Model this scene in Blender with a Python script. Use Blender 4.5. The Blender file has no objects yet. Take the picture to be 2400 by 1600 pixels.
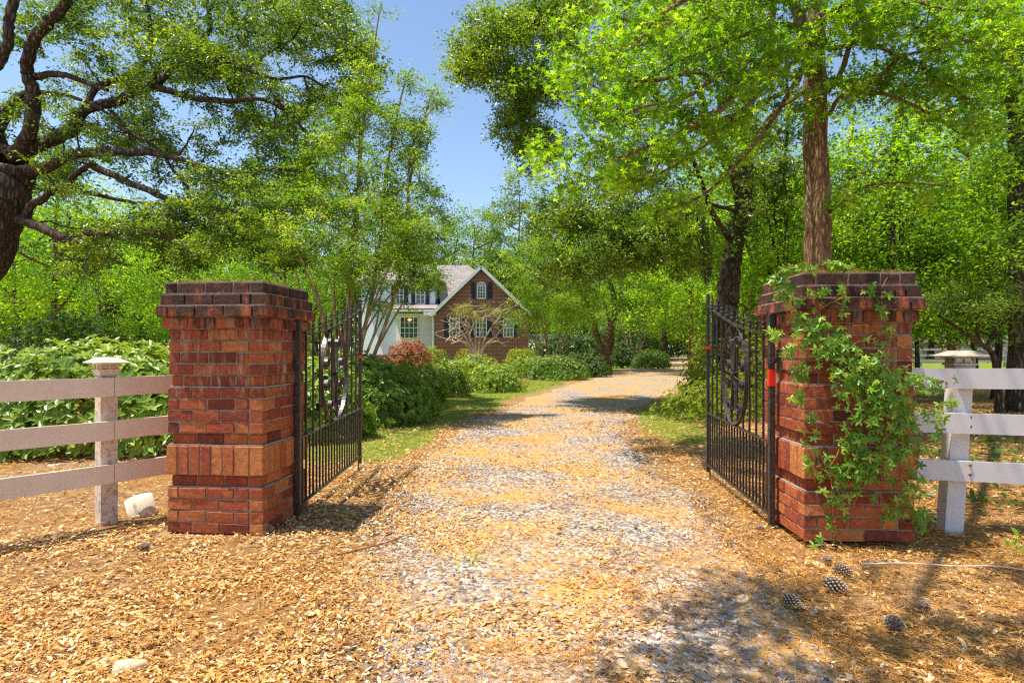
import bpy, math, random
import numpy as np
from mathutils import Vector, Matrix, Quaternion

random.seed(7); RNG = np.random.default_rng(7)
R = math.radians
scene = bpy.context.scene
COL = scene.collection

# ---------------------------------------------------------------- camera, light, exposure
F, CX, HY, CZ = 1400.0, 1200.0, 822.0, 1.29      # focal length in photo pixels, centre column, horizon row, eye height
cam_data = bpy.data.cameras.new('camera'); cam_data.lens = 36.0 * F / 2400.0
cam_data.sensor_width = 36.0; cam_data.shift_y = 22.0 / 2400.0
cam_data.clip_start = 0.05; cam_data.clip_end = 2500
cam = bpy.data.objects.new('camera', cam_data); COL.objects.link(cam)
cam.location = (0, 0, CZ); cam.rotation_euler = (R(90), 0, 0); scene.camera = cam

SUN = Vector((-0.35, -0.05, 1.0)).normalized()   # towards the sun
world = bpy.data.worlds.new('World'); scene.world = world; world.use_nodes = True
wn = world.node_tree; wn.nodes.clear()
wo = wn.nodes.new('ShaderNodeOutputWorld'); wb = wn.nodes.new('ShaderNodeBackground')
sky = wn.nodes.new('ShaderNodeTexSky'); sky.sky_type = 'NISHITA'; sky.sun_disc = False
sky.sun_elevation = math.asin(SUN.z); sky.sun_rotation = math.atan2(SUN.x, SUN.y)
sky.air_density = 1.1; sky.dust_density = .3; sky.ozone_density = 1.8
wn.links.new(sky.outputs[0], wb.inputs[0]); wb.inputs[1].default_value = 0.125
wn.links.new(wb.outputs[0], wo.inputs[0])
sd = bpy.data.lights.new('sun', 'SUN'); sd.energy = 4.8; sd.angle = R(0.5); sd.color = (1.0, 0.93, 0.80)
sun = bpy.data.objects.new('sun', sd); COL.objects.link(sun); sun.location = (-10, -2, 40)
sun.rotation_euler = SUN.to_track_quat('Z', 'Y').to_euler()
scene.view_settings.view_transform = 'Standard'; scene.view_settings.look = 'None'
scene.view_settings.gamma = 1.0; scene.view_settings.exposure = 0.72
scene.render.engine = 'CYCLES'
cy = scene.cycles
cy.max_bounces = 7; cy.diffuse_bounces = 4; cy.glossy_bounces = 2; cy.transmission_bounces = 5
cy.transparent_max_bounces = 4; cy.sample_clamp_indirect = 6.0; cy.caustics_reflective = False; cy.caustics_refractive = False
cy.use_denoising = False; cy.pixel_filter_type = 'BLACKMAN_HARRIS'; cy.filter_width = 1.25

# ---------------------------------------------------------------- helpers
def gz(x, y):
    "height of the ground"
    x = np.asarray(x, float); y = np.asarray(y, float)
    z = 0.006 * np.clip(y - 15, 0, 120) + 0.02*np.sin(x*0.9+1.0)*np.cos(y*0.7)*np.clip((np.abs(x)-2.6)/3, 0, 1)
    return z
def at(px, py, Y):
    "the world point that the photo shows at pixel px, py when it is Y metres away"
    return np.array([(px-CX)/F*Y, Y, CZ + (HY-py)/F*Y])
def atg(px, Y, dz=0.0):
    x = (px-CX)/F*Y
    return np.array([x, Y, float(gz(x, Y))+dz])

def tag(o, label=None, cat=None, group=None, kind=None):
    if label: o['label'] = label
    if cat: o['category'] = cat
    if group: o['group'] = group
    if kind: o['kind'] = kind
    return o
def thing(name, label, cat, loc=(0, 0, 0), rz=0.0, group=None, kind=None):
    o = bpy.data.objects.new(name, None); COL.objects.link(o)
    o.empty_display_size = 0.2; o.location = loc; o.rotation_euler = (0, 0, rz)
    return tag(o, label, cat, group, kind)

def link_mesh(name, V, Fs, mat, parent=None, tint=None, smooth=False, origin=None):
    """V (n,3); Fs: list of (m,k) index arrays; tint per face. One mesh object."""
    V = np.asarray(V, np.float32)
    if origin is not None: V = V - np.asarray(origin, np.float32)
    me = bpy.data.meshes.new(name)
    Fs = [np.asarray(f, np.int32) for f in (Fs if isinstance(Fs, list) else [Fs]) if len(f)]
    nl = sum(f.size for f in Fs); nf = sum(f.shape[0] for f in Fs)
    me.vertices.add(len(V)); me.vertices.foreach_set('co', V.ravel())
    me.loops.add(nl); me.polygons.add(nf)
    me.loops.foreach_set('vertex_index', np.concatenate([f.ravel() for f in Fs]))
    tot = np.concatenate([np.full(f.shape[0], f.shape[1], np.int32) for f in Fs])
    st = np.concatenate([[0], np.cumsum(tot)[:-1]]).astype(np.int32)
    me.polygons.foreach_set('loop_start', st)
    try: me.polygons.foreach_set('loop_total', tot)
    except Exception: pass
    me.polygons.foreach_set('use_smooth', np.full(nf, smooth, bool))
    if tint is not None:
        a = me.attributes.new('tint', 'FLOAT', 'FACE'); a.data.foreach_set('value', np.asarray(tint, np.float32))
    me.update(calc_edges=True)
    o = bpy.data.objects.new(name, me); COL.objects.link(o)
    if mat: me.materials.append(mat)
    if parent is not None: o.parent = parent
    return o

class MB:
    "collects boxes, tubes, lathes and ribbons into one mesh"
    def __init__(s): s.V = []; s.Q = []; s.T = []; s.n = 0; s.tq = []; s.tt = []
    def add(s, V, Q=(), T=(), t=0.5):
        V = np.asarray(V, float).reshape(-1, 3)
        Q = np.asarray(Q, int).reshape(-1, 4); T = np.asarray(T, int).reshape(-1, 3)
        s.V.append(V); s.Q.append(Q + s.n); s.T.append(T + s.n); s.n += len(V)
        s.tq.append(np.full(len(Q), t)); s.tt.append(np.full(len(T), t))
        return s
    def box(s, c, d, rz=0.0, t=0.5, bev=0.0, jit=0.0):
        "centre c, full sizes d; bevelled when bev > 0"
        hx, hy, hz = d[0]/2, d[1]/2, d[2]/2
        if bev > 0:
            P = []; b = min(bev, hx*.9, hy*.9, hz*.9)
            for sx in (-1, 1):
                for sy in (-1, 1):
                    for sz in (-1, 1):
                        P += [(sx*hx, sy*(hy-b), sz*(hz-b)), (sx*(hx-b), sy*hy, sz*(hz-b)), (sx*(hx-b), sy*(hy-b), sz*hz)]
            P = np.array(P)
            def i(sx, sy, sz, k): return ((sx*2+sy)*2+sz)*3+k
            Q = []; T = []
            for a in (0, 1):
                Q.append([i(a,0,0,0), i(a,1,0,0), i(a,1,1,0), i(a,0,1,0)])
                Q.append([i(0,a,0,1), i(0,a,1,1), i(1,a,1,1), i(1,a,0,1)])
                Q.append([i(0,0,a,2), i(1,0,a,2), i(1,1,a,2), i(0,1,a,2)])
                for b2 in (0, 1):
                    Q.append([i(a,b2,0,0), i(a,b2,1,0), i(a,b2,1,1), i(a,b2,0,1)])
                    Q.append([i(a,0,b2,0), i(a,1,b2,0), i(a,1,b2,2), i(a,0,b2,2)])
                    Q.append([i(0,a,b2,1), i(1,a,b2,1), i(1,a,b2,2), i(0,a,b2,2)])
            for a in (0, 1):
                for b2 in (0, 1):
                    for c2 in (0, 1): T.append([i(a,b2,c2,0), i(a,b2,c2,1), i(a,b2,c2,2)])
            Q = np.array(Q); T = np.array(T)
            for arr in (Q, T):        # wind every face outwards
                for r in range(len(arr)):
                    p = P[arr[r]]; n = np.cross(p[1]-p[0], p[2]-p[0])
                    if np.dot(n, p.mean(0)) < 0: arr[r] = arr[r][::-1]
        else:
            P = np.array([(x, y, z) for x in (-hx, hx) for y in (-hy, hy) for z in (-hz, hz)])
            Q = np.array([[0,1,3,2],[4,6,7,5],[0,4,5,1],[2,3,7,6],[0,2,6,4],[1,5,7,3]]); T = []
        if jit: P = P + RNG.normal(0, jit, P.shape)
        c_, s_ = math.cos(rz), math.sin(rz)
        P = np.stack([P[:,0]*c_-P[:,1]*s_, P[:,0]*s_+P[:,1]*c_, P[:,2]], 1) + np.asarray(c, float)
        return s.add(P, Q, T, t)
    def beam(s, a, b, w, h, t=0.5):
        "rectangular bar from a to b, w wide (horizontally), h high"
        a = np.asarray(a, float); b = np.asarray(b, float); d = b-a; L = np.linalg.norm(d); d /= L
        up = np.array([0, 0, 1.0]) if abs(d[2]) < .95 else np.array([0, 1.0, 0])
        sd = np.cross(d, up); sd /= np.linalg.norm(sd); up = np.cross(sd, d)
        P = [p + sx*sd*w/2 + sz*up*h/2 for p in (a, b) for sx in (-1, 1) for sz in (-1, 1)]
        return s.add(P, [[0,1,3,2],[4,6,7,5],[0,4,5,1],[2,3,7,6],[0,2,6,4],[1,5,7,3]], t=t)
    def tube(s, P, rad, n=8, cap=True, t=0.5, rough=0.0, seed=0):
        V, Q = tube_np(P, rad, n, rough, seed)
        T = []
        if cap:
            m = len(V)//n
            V = np.vstack([V, np.asarray(P[0])[None], np.asarray(P[-1])[None]])
            T = [[m*n, (k+1) % n, k] for k in range(n)] + [[m*n+1, (m-1)*n+k, (m-1)*n+(k+1) % n] for k in range(n)]
        return s.add(V, Q, T, t)
    def lathe(s, c, prof, n=12, t=0.5, sq=False):
        "profile [(r, z)...] turned round the vertical through c"
        a0 = math.pi/4 if sq else 0
        k = math.sqrt(2) if sq else 1
        V = [(c[0]+r*k*math.cos(a0+2*math.pi*i/n), c[1]+r*k*math.sin(a0+2*math.pi*i/n), c[2]+z) for r, z in prof for i in range(n)]
        Q = [[j*n+i, j*n+(i+1) % n, (j+1)*n+(i+1) % n, (j+1)*n+i] for j in range(len(prof)-1) for i in range(n)]
        return s.add(V, Q, t=t)
    def done(s, name, mat, parent=None, smooth=False):
        V = np.vstack(s.V); Q = np.vstack(s.Q); T = np.vstack(s.T)
        return link_mesh(name, V, [Q, T], mat, parent, np.concatenate(s.tq+s.tt), smooth)

def frames(P):
    P = np.asarray(P, float); d = np.gradient(P, axis=0); d /= np.linalg.norm(d, axis=1)[:, None]+1e-9
    ref = np.array([0, 0, 1.0]) if abs(d[:, 2]).mean() < .8 else np.array([1.0, 0, 0])
    u = np.cross(d, ref); u /= np.linalg.norm(u, axis=1)[:, None]+1e-9
    return u, np.cross(d, u)
def tube_np(P, rad, n=6, rough=0.0, seed=0):
    P = np.asarray(P, float); m = len(P); rad = np.broadcast_to(np.asarray(rad, float), (m,))
    u, v = frames(P); a = np.arange(n)*2*math.pi/n
    rr = np.repeat(rad[:, None], n, 1)
    if rough:
        g = np.random.default_rng(seed); rr = rr*(1+rough*g.normal(0, 1, (m, n)))
        rr = rr*(1+rough*np.sin(a*3+g.uniform(0, 6))[None]*1.2)
    V = P[:, None] + rr[:, :, None]*(np.cos(a)[None, :, None]*u[:, None] + np.sin(a)[None, :, None]*v[:, None])
    i = np.arange(m-1)[:, None]*n; k = np.arange(n)[None]; k2 = (k+1) % n
    Q = np.stack([i+k, i+k2, i+n+k2, i+n+k], -1).reshape(-1, 4)
    return V.reshape(-1, 3), Q
def smooth_line(P, per=4):
    "Catmull-Rom through the points"
    P = np.asarray(P, float); Q = np.vstack([2*P[0]-P[1], P, 2*P[-1]-P[-2]]); out = []
    for i in range(len(P)-1):
        p0, p1, p2, p3 = Q[i:i+4]
        for t in np.arange(per)/per:
            out.append(.5*((2*p1)+(-p0+p2)*t+(2*p0-5*p1+4*p2-p3)*t*t+(-p0+3*p1-3*p2+p3)*t**3))
    out.append(P[-1]); return np.array(out)

# leaf shapes: x along the leaf (length 1), y across, z up; faces are quads
def leaf_elliptic(w=.4, fold=.12, curl=.0):
    V = np.array([[0,0,0],[.3,w/2,fold*w+curl*.1],[.72,w*.42,fold*w*.9+curl*.35],[1,0,curl],[.72,-w*.42,fold*w*.9+curl*.35],[.3,-w/2,fold*w+curl*.1]])
    return V, np.array([[0,3,2,1],[0,5,4,3]])
def leaf_diamond(w=.5, fold=.1):
    return np.array([[0,0,0],[.5,w/2,fold],[1,0,0],[.5,-w/2,fold]]), np.array([[0,1,2,3]])
def leaf_star():
    C = np.array([.30, 0, 0])
    tips = [R(d) for d in (-128, -64, 0, 64, 128)]; Ls = (.36, .52, .66, .52, .36)
    P = [C+0]
    for i, a in enumerate(tips):
        P.append(C + Ls[i]*np.array([math.cos(a), math.sin(a), -.08]))
    notch = []
    for i in range(5):
        notch.append(C + .19*np.array([math.cos(R(-160+64*i)), math.sin(R(-160+64*i)), .02]))
    notch.append(C + .19*np.array([math.cos(R(160)), math.sin(R(160)), .02]))
    P += notch
    Q = [[0, 6+i, 1+i, 7+i] for i in range(5)]
    return np.array(P), np.array(Q)
def scatter(tmpl, pos, ax, nrm, sc, jit=0.0, g=RNG):
    "place a shape at pos with its x axis along ax and z towards nrm; sc (n,) or (n,3)"
    TV, TQ = tmpl; n = len(pos); k = len(TV)
    ax = ax/(np.linalg.norm(ax, axis=1)[:, None]+1e-9)
    y = np.cross(nrm, ax); y /= np.linalg.norm(y, axis=1)[:, None]+1e-9
    z = np.cross(ax, y)
    sc = np.asarray(sc, float); sc = sc[:, None]*np.ones(3) if sc.ndim == 1 else sc
    L = TV[None]*sc[:, None]
    if jit: L = L + g.normal(0, jit, L.shape)*sc[:, None]
    V = pos[:, None] + L[:, :, 0:1]*ax[:, None] + L[:, :, 1:2]*y[:, None] + L[:, :, 2:3]*z[:, None]
    Q = (TQ[None] + (np.arange(n)*k)[:, None, None]).reshape(-1, TQ.shape[1])
    return V.reshape(-1, 3), Q
def rep(t, tmpl): return np.repeat(t, len(tmpl[1]))
def unit(n, g=RNG):
    v = g.normal(0, 1, (n, 3)); return v/np.linalg.norm(v, axis=1)[:, None]

# ---------------------------------------------------------------- materials
def mat_new(name):
    m = bpy.data.materials.new(name); m.use_nodes = True; nt = m.node_tree
    b = nt.nodes['Principled BSDF']; return m, nt, b
def node(nt, typ, **kw):
    n = nt.nodes.new(typ)
    for k, v in kw.items(): setattr(n, k, v)
    return n
def ramp(nt, fac, stops, interp='LINEAR'):
    r = node(nt, 'ShaderNodeValToRGB'); r.color_ramp.interpolation = interp
    e = r.color_ramp.elements
    while len(e) < len(stops): e.new(0.5)
    for i, (p, c) in enumerate(stops):
        e[i].position = p; e[i].color = (c[0], c[1], c[2], 1)
    nt.links.new(fac, r.inputs[0]); return r.outputs[0]
def noise(nt, scale, detail=4, rough=.55, vec=None, dist=0.0):
    n = node(nt, 'ShaderNodeTexNoise'); n.inputs['Scale'].default_value = scale
    n.inputs['Detail'].default_value = detail; n.inputs['Roughness'].default_value = rough; n.inputs['Distortion'].default_value = dist
    if vec is not None: nt.links.new(vec, n.inputs['Vector'])
    return n.outputs['Fac']
def coords(nt, scale=(1, 1, 1), kind='Object'):
    tc = node(nt, 'ShaderNodeTexCoord'); mp = node(nt, 'ShaderNodeMapping'); mp.inputs['Scale'].default_value = scale
    nt.links.new(tc.outputs[kind], mp.inputs[0]); return mp.outputs[0]
def attr(nt, name='tint'):
    a = node(nt, 'ShaderNodeAttribute'); a.attribute_name = name; return a.outputs['Fac']
def mixc(nt, fac, a, b, mode='MIX'):
    m = node(nt, 'ShaderNodeMix'); m.data_type = 'RGBA'; m.blend_type = mode
    for s, v in ((m.inputs[0], fac), (m.inputs[6], a), (m.inputs[7], b)):
        if hasattr(v, 'node'): nt.links.new(v, s)
        elif isinstance(v, (int, float)): s.default_value = v
        else: s.default_value = (v[0], v[1], v[2], 1)
    return m.outputs[2]
def math_(nt, op, a, b=0.0, clamp=False):
    m = node(nt, 'ShaderNodeMath', operation=op); m.use_clamp = clamp
    for s, v in ((m.inputs[0], a), (m.inputs[1], b)):
        if hasattr(v, 'node'): nt.links.new(v, s)
        else: s.default_value = v
    return m.outputs[0]
def bump(nt, b, h, strength=.5, dist=.01):
    n = node(nt, 'ShaderNodeBump'); n.inputs['Strength'].default_value = strength; n.inputs['Distance'].default_value = dist
    nt.links.new(h, n.inputs['Height']); nt.links.new(n.outputs[0], b.inputs['Normal'])
def leaf_mat(name, stops, tr=1.6, fac=.42, rough=.42, spec=.35, warm=(1.12, 1.0, .5)):
    "two-sided leaf: reflects, and lets light through yellower"
    m, nt, b = mat_new(name); t = attr(nt)
    c = ramp(nt, t, stops); nt.links.new(c, b.inputs['Base Color'])
    b.inputs['Roughness'].default_value = rough; b.inputs['Specular IOR Level'].default_value = spec
    tl = node(nt, 'ShaderNodeBsdfTranslucent')
    c2 = mixc(nt, 1.0, c, (tr*warm[0], tr*warm[1], tr*warm[2]), 'MULTIPLY'); nt.links.new(c2, tl.inputs[0])
    mx = node(nt, 'ShaderNodeMixShader'); mx.inputs[0].default_value = fac
    nt.links.new(b.outputs[0], mx.inputs[1]); nt.links.new(tl.outputs[0], mx.inputs[2])
    nt.links.new(mx.outputs[0], nt.nodes['Material Output'].inputs[0]); return m
M = {}
M['oak'] = leaf_mat('oak_leaf', [(0, (.025, .065, .008)), (.5, (.10, .185, .012)), (1, (.32, .42, .03))], tr=2.2, fac=.42, rough=.34, spec=.55)
M['gum'] = leaf_mat('gum_leaf', [(0, (.045, .13, .005)), (.5, (.15, .31, .008)), (1, (.42, .58, .02))], tr=2.2, fac=.48, rough=.4, spec=.5)
M['myrtle'] = leaf_mat('myrtle_leaf', [(0, (.045, .12, .008)), (.5, (.14, .29, .012)), (1, (.40, .54, .025))], tr=1.9, fac=.45)
M['wood'] = leaf_mat('far_leaf', [(0, (.025, .07, .006)), (.5, (.13, .25, .010)), (1, (.40, .52, .025))], tr=1.9, fac=.42)
M['shrub'] = leaf_mat('shrub_leaf', [(0, (.05, .12, .012)), (.5, (.15, .26, .02)), (1, (.40, .50, .06))], tr=1.7, fac=.32, rough=.34, spec=.55)
M['yellow'] = leaf_mat('yellow_leaf', [(0, (.10, .17, .01)), (.5, (.30, .36, .02)), (1, (.55, .50, .05))], tr=1.6, fac=.4)
M['red'] = leaf_mat('red_leaf', [(0, (.14, .06, .02)), (.5, (.46, .15, .08)), (1, (.55, .32, .10))], tr=1.3, fac=.3, warm=(1, .8, .6))
M['vine'] = leaf_mat('vine_leaf', [(0, (.05, .14, .01)), (.5, (.17, .34, .015)), (1, (.48, .56, .05))], tr=1.7, fac=.38, rough=.34, spec=.55)
M['dark'] = leaf_mat('dark_leaf', [(0, (.02, .05, .012)), (.5, (.06, .12, .02)), (1, (.18, .26, .04))], tr=1.4, fac=.3)
M['grass'] = leaf_mat('grass_blade', [(0, (.14, .19, .02)), (.5, (.34, .38, .04)), (1, (.62, .50, .14))], tr=1.3, fac=.35)
M['litter'] = leaf_mat('dry_leaf', [(0, (.11, .05, .02)), (.18, (.34, .14, .04)), (.4, (.62, .31, .08)), (.6, (.78, .47, .15)), (.8, (.84, .62, .32)), (.92, (.92, .76, .50)), (1, (.88, .40, .02))], tr=.8, fac=.15, rough=.6, spec=.2, warm=(1, .8, .5))
M['straw'] = leaf_mat('pine_needle', [(0, (.24, .09, .02)), (.5, (.66, .30, .05)), (1, (.82, .50, .16))], tr=.8, fac=.15, rough=.5, warm=(1, .8, .5))
M['moss'] = leaf_mat('moss_strand', [(0, (.10, .10, .06)), (1, (.26, .25, .15))], tr=1.2, fac=.3, warm=(1, 1, .8))

def bark(name, c1, c2, c3, sc=9):
    m, nt, b = mat_new(name); v = coords(nt, (1, 1, .22))
    n1 = noise(nt, sc*2.2, 6, .62, v, .6); n2 = noise(nt, 2.2, 4, .6, coords(nt))
    vo = node(nt, 'ShaderNodeTexVoronoi'); vo.feature = 'DISTANCE_TO_EDGE'; vo.inputs['Scale'].default_value = sc*1.6; nt.links.new(v, vo.inputs['Vector'])
    h = math_(nt, 'ADD', math_(nt, 'MULTIPLY', vo.outputs[0], 1.6), n1)
    c = ramp(nt, math_(nt, 'MULTIPLY', h, .8), [(.25, c1), (.6, c2), (.9, c3)])
    c = mixc(nt, math_(nt, 'MULTIPLY', ramp(nt, n2, [(.52, (0, 0, 0)), (.62, (1, 1, 1))]), .35), c, (c3[0]*.9, c3[1]*1.05, c3[2]*.8))
    nt.links.new(c, b.inputs['Base Color']); b.inputs['Roughness'].default_value = .9; b.inputs['Specular IOR Level'].default_value = .15
    bump(nt, b, h, .9, .03); return m
M['bark_oak'] = bark('bark_oak', (.022, .015, .012), (.065, .045, .033), (.17, .135, .10))
M['bark_gum'] = bark('bark_gum', (.06, .03, .018), (.20, .115, .065), (.40, .28, .17), 12)
M['bark_myrtle'] = bark('bark_myrtle', (.16, .09, .05), (.36, .24, .14), (.55, .42, .28), 5)
M['bark_bare'] = bark('bark_bare', (.30, .24, .18), (.52, .42, .32), (.68, .58, .46), 6)

def plain(name, c, rough=.6, spec=.4, metal=0.0, var=.12, nscale=14, bmp=.0, dirt=None):
    m, nt, b = mat_new(name); n = noise(nt, nscale, 5, .6, coords(nt))
    lo = [max(0, x*(1-var*1.6)) for x in c]; hi = [min(1, x*(1+var)) for x in c]
    col = ramp(nt, n, [(.3, lo), (.7, hi)])
    if dirt:
        n2 = noise(nt, dirt[1], 6, .7, coords(nt, dirt[3] if len(dirt) > 3 else (1, 1, 1)))
        col = mixc(nt, math_(nt, 'MULTIPLY', ramp(nt, n2, [(dirt[2], (0, 0, 0)), (dirt[2]+.12, (1, 1, 1))]), .8), col, dirt[0])
    nt.links.new(col, b.inputs['Base Color'])
    b.inputs['Roughness'].default_value = rough; b.inputs['Specular IOR Level'].default_value = spec; b.inputs['Metallic'].default_value = metal
    if bmp: bump(nt, b, n, bmp, .004)
    return m
M['fence'] = plain('painted_board_shaded', (.80, .66, .53), .6, .3, var=.05, nscale=6, dirt=((.50, .38, .28), 9, .62, (1, 1, .25)))  # left boards: warm shade and ground bounce put into the white paint colour
M['fence_white'] = plain('painted_board_white', (.72, .69, .68), .6, .3, var=.05, nscale=6, dirt=((.52, .44, .36), 9, .66, (1, 1, .25)))
M['post_dirty'] = plain('weathered_post', (.66, .56, .46), .8, .2, var=.1, nscale=8, dirt=((.30, .19, .11), 26, .50))
M['cap'] = plain('post_cap_plastic', (.72, .62, .46), .5, .3, var=.1, nscale=20)
M['cap_grey'] = plain('post_cap_weathered', (.42, .37, .29), .7, .3, var=.25, nscale=18)
M['rust'] = plain('rust_stain', (.42, .14, .03), .9, .1, var=.4, nscale=60)
M['iron'] = plain('wrought_iron', (.045, .036, .032), .42, .5, metal=.0, var=.5, nscale=40, bmp=.4, dirt=((.16, .08, .045), 30, .60))
M['iron_worn_highlit'] = plain('worn_highlit_ribbon', (.075, .062, .054), .40, .6, var=.5, nscale=30, bmp=.4, dirt=((.30, .17, .09), 22, .58))  # worn iron; grey highlights of the ribbons put into its lighter colour
M['redtape'] = plain('red_tape', (.80, .03, .02), .35, .4, var=.05)
M['pvc'] = plain('white_pipe', (.72, .64, .52), .6, .3, var=.08, nscale=8, dirt=((.32, .20, .11), 28, .54, (1, 1, .3)))
M['conduit'] = plain('grey_conduit', (.40, .40, .42), .5)
M['mortar'] = plain('mortar', (.36, .29, .22), .95, .1, var=.3, nscale=40, bmp=.6, dirt=((.10, .075, .06), 5, .55))
M['cone'] = plain('pine_cone', (.20, .13, .09), .8, .2, var=.4, nscale=60)
M['cone_tip'] = plain('pine_cone_tip', (.62, .50, .38), .8, .2, var=.2, nscale=60)
M['stick'] = plain('dead_stick', (.34, .15, .06), .9, .1, var=.4, nscale=40)
M['cable'] = plain('pale_cable', (.80, .70, .58), .5)
M['stone'] = plain('pale_stone', (.66, .54, .36), .9, .2, var=.1, nscale=10, bmp=.5)
M['glass'] = plain('window_glass', (.05, .07, .07), .06, .9, var=.5, nscale=.8)
M['white_trim'] = plain('white_trim', (.78, .76, .72), .5, .3, var=.04)
M['shutter'] = plain('navy_shutter', (.022, .030, .050), .5, .3, var=.2)
M['deck_wood'] = plain('white_railing', (.72, .66, .60), .6)
M['cedar'] = plain('cedar_board', (.62, .47, .33), .85, .2, var=.2, nscale=8, dirt=((.40, .28, .2), 6, .55, (3, 3, .1)))
M['grey_wood'] = plain('grey_rail', (.36, .38, .40), .8, .2, var=.2)
M['lamp_glow'], _nt, _b = mat_new('lamp_glow'); _b.inputs['Base Color'].default_value = (.9, .5, .2, 1)
_b.inputs['Emission Color'].default_value = (1, .45, .15, 1); _b.inputs['Emission Strength'].default_value = 1.2

def brick_piece():
    m, nt, b = mat_new('clay_brick'); t = attr(nt); v = coords(nt)
    c = ramp(nt, t, [(0, (.13, .035, .022)), (.25, (.25, .052, .026)), (.55, (.38, .080, .030)), (.8, (.50, .135, .045)), (1, (.62, .24, .07))])
    n = noise(nt, 26, 6, .7, v); c = mixc(nt, 1.0, c, ramp(nt, n, [(.25, (.55, .5, .5)), (.75, (1.35, 1.3, 1.25))]), 'MULTIPLY')
    sx = node(nt, 'ShaderNodeSeparateXYZ'); tc = node(nt, 'ShaderNodeTexCoord'); nt.links.new(tc.outputs['Object'], sx.inputs[0])
    # black mould on the top courses, running down in streaks
    streak = noise(nt, 5, 5, .7, coords(nt, (2.2, 2.2, .5)))
    k = math_(nt, 'ADD', math_(nt, 'MULTIPLY', math_(nt, 'SUBTRACT', sx.outputs['Z'], 1.40), 2.6), math_(nt, 'MULTIPLY', math_(nt, 'SUBTRACT', streak, .5), 3.4))
    k = ramp(nt, k, [(.15, (0, 0, 0)), (.6, (1, 1, 1))]); k = math_(nt, 'MULTIPLY', k, .88)
    c = mixc(nt, k, c, (.022, .016, .013))
    # pale lime runs and rusty runs half way up
    lime = noise(nt, 7, 5, .65, coords(nt, (2.4, 2.4, .45)))
    band = ramp(nt, sx.outputs['Z'], [(.50, (0, 0, 0)), (.56, (1, 1, 1)), (.76, (1, 1, 1)), (.80, (0, 0, 0))])
    zz = math_(nt, 'MULTIPLY', sx.outputs['Z'], .5)
    band = ramp(nt, zz, [(.47, (0, 0, 0)), (.505, (1, 1, 1)), (.56, (.9, .9, .9)), (.74, (.35, .35, .35)), (.80, (0, 0, 0))])
    lf = math_(nt, 'MULTIPLY', math_(nt, 'MULTIPLY', band, ramp(nt, lime, [(.52, (0, 0, 0)), (.66, (1, 1, 1))])), .75)
    c = mixc(nt, lf, c, (.58, .44, .30))
    ru = noise(nt, 4.3, 4, .6, coords(nt, (2.0, 2.0, .5)))
    rf = math_(nt, 'MULTIPLY', math_(nt, 'MULTIPLY', band, ramp(nt, ru, [(.60, (0, 0, 0)), (.68, (1, 1, 1))])), .8)
    c = mixc(nt, rf, c, (.55, .26, .03))
    nt.links.new(c, b.inputs['Base Color']); b.inputs['Roughness'].default_value = .72; b.inputs['Specular IOR Level'].default_value = .35
    n3 = noise(nt, 120, 5, .8, v); bump(nt, b, math_(nt, 'ADD', math_(nt, 'MULTIPLY', n3, .6), math_(nt, 'MULTIPLY', n, 1.8)), .9, .014)
    sm_ = noise(nt, 13, 6, .75, v); c2 = mixc(nt, math_(nt, 'MULTIPLY', ramp(nt, sm_, [(.56, (0, 0, 0)), (.70, (1, 1, 1))]), .28), c, (.55, .32, .15)); nt.links.new(c2, b.inputs['Base Color'])
    return m
M['brick'] = brick_piece()
def brick_wall():
    m, nt, b = mat_new('house_brick'); tc = node(nt, 'ShaderNodeTexCoord'); sx = node(nt, 'ShaderNodeSeparateXYZ'); nt.links.new(tc.outputs['Object'], sx.inputs[0])
    cb = node(nt, 'ShaderNodeCombineXYZ'); nt.links.new(math_(nt, 'ADD', sx.outputs['X'], sx.outputs['Y']), cb.inputs[0]); nt.links.new(sx.outputs['Z'], cb.inputs[1])
    br = node(nt, 'ShaderNodeTexBrick'); nt.links.new(cb.outputs[0], br.inputs['Vector']); br.inputs['Scale'].default_value = 1.0
    br.inputs['Brick Width'].default_value = .30; br.inputs['Row Height'].default_value = .115; br.inputs['Mortar Size'].default_value = .011
    br.inputs['Color1'].default_value = (.29, .055, .03, 1); br.inputs['Color2'].default_value = (.15, .035, .025, 1); br.inputs['Mortar'].default_value = (.42, .30, .22, 1)
    nt.links.new(br.outputs['Color'], b.inputs['Base Color']); b.inputs['Roughness'].default_value = .85; return m
M['house_brick'] = brick_wall()
def siding(name, c, pitch=.16):
    m, nt, b = mat_new(name); tc = node(nt, 'ShaderNodeTexCoord'); sx = node(nt, 'ShaderNodeSeparateXYZ'); nt.links.new(tc.outputs['Object'], sx.inputs[0])
    f = math_(nt, 'FRACT', math_(nt, 'DIVIDE', sx.outputs['Z'], pitch)); n = noise(nt, 5, 3, .5, coords(nt))
    col = ramp(nt, n, [(.3, [x*.94 for x in c]), (.7, c)]); nt.links.new(col, b.inputs['Base Color'])
    b.inputs['Roughness'].default_value = .6; bump(nt, b, math_(nt, 'SUBTRACT', 1.0, f), 1.0, .03); return m
M['siding'] = siding('white_siding', (.74, .76, .80)); M['siding_warm'] = siding('cream_siding', (.74, .70, .64))
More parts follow.
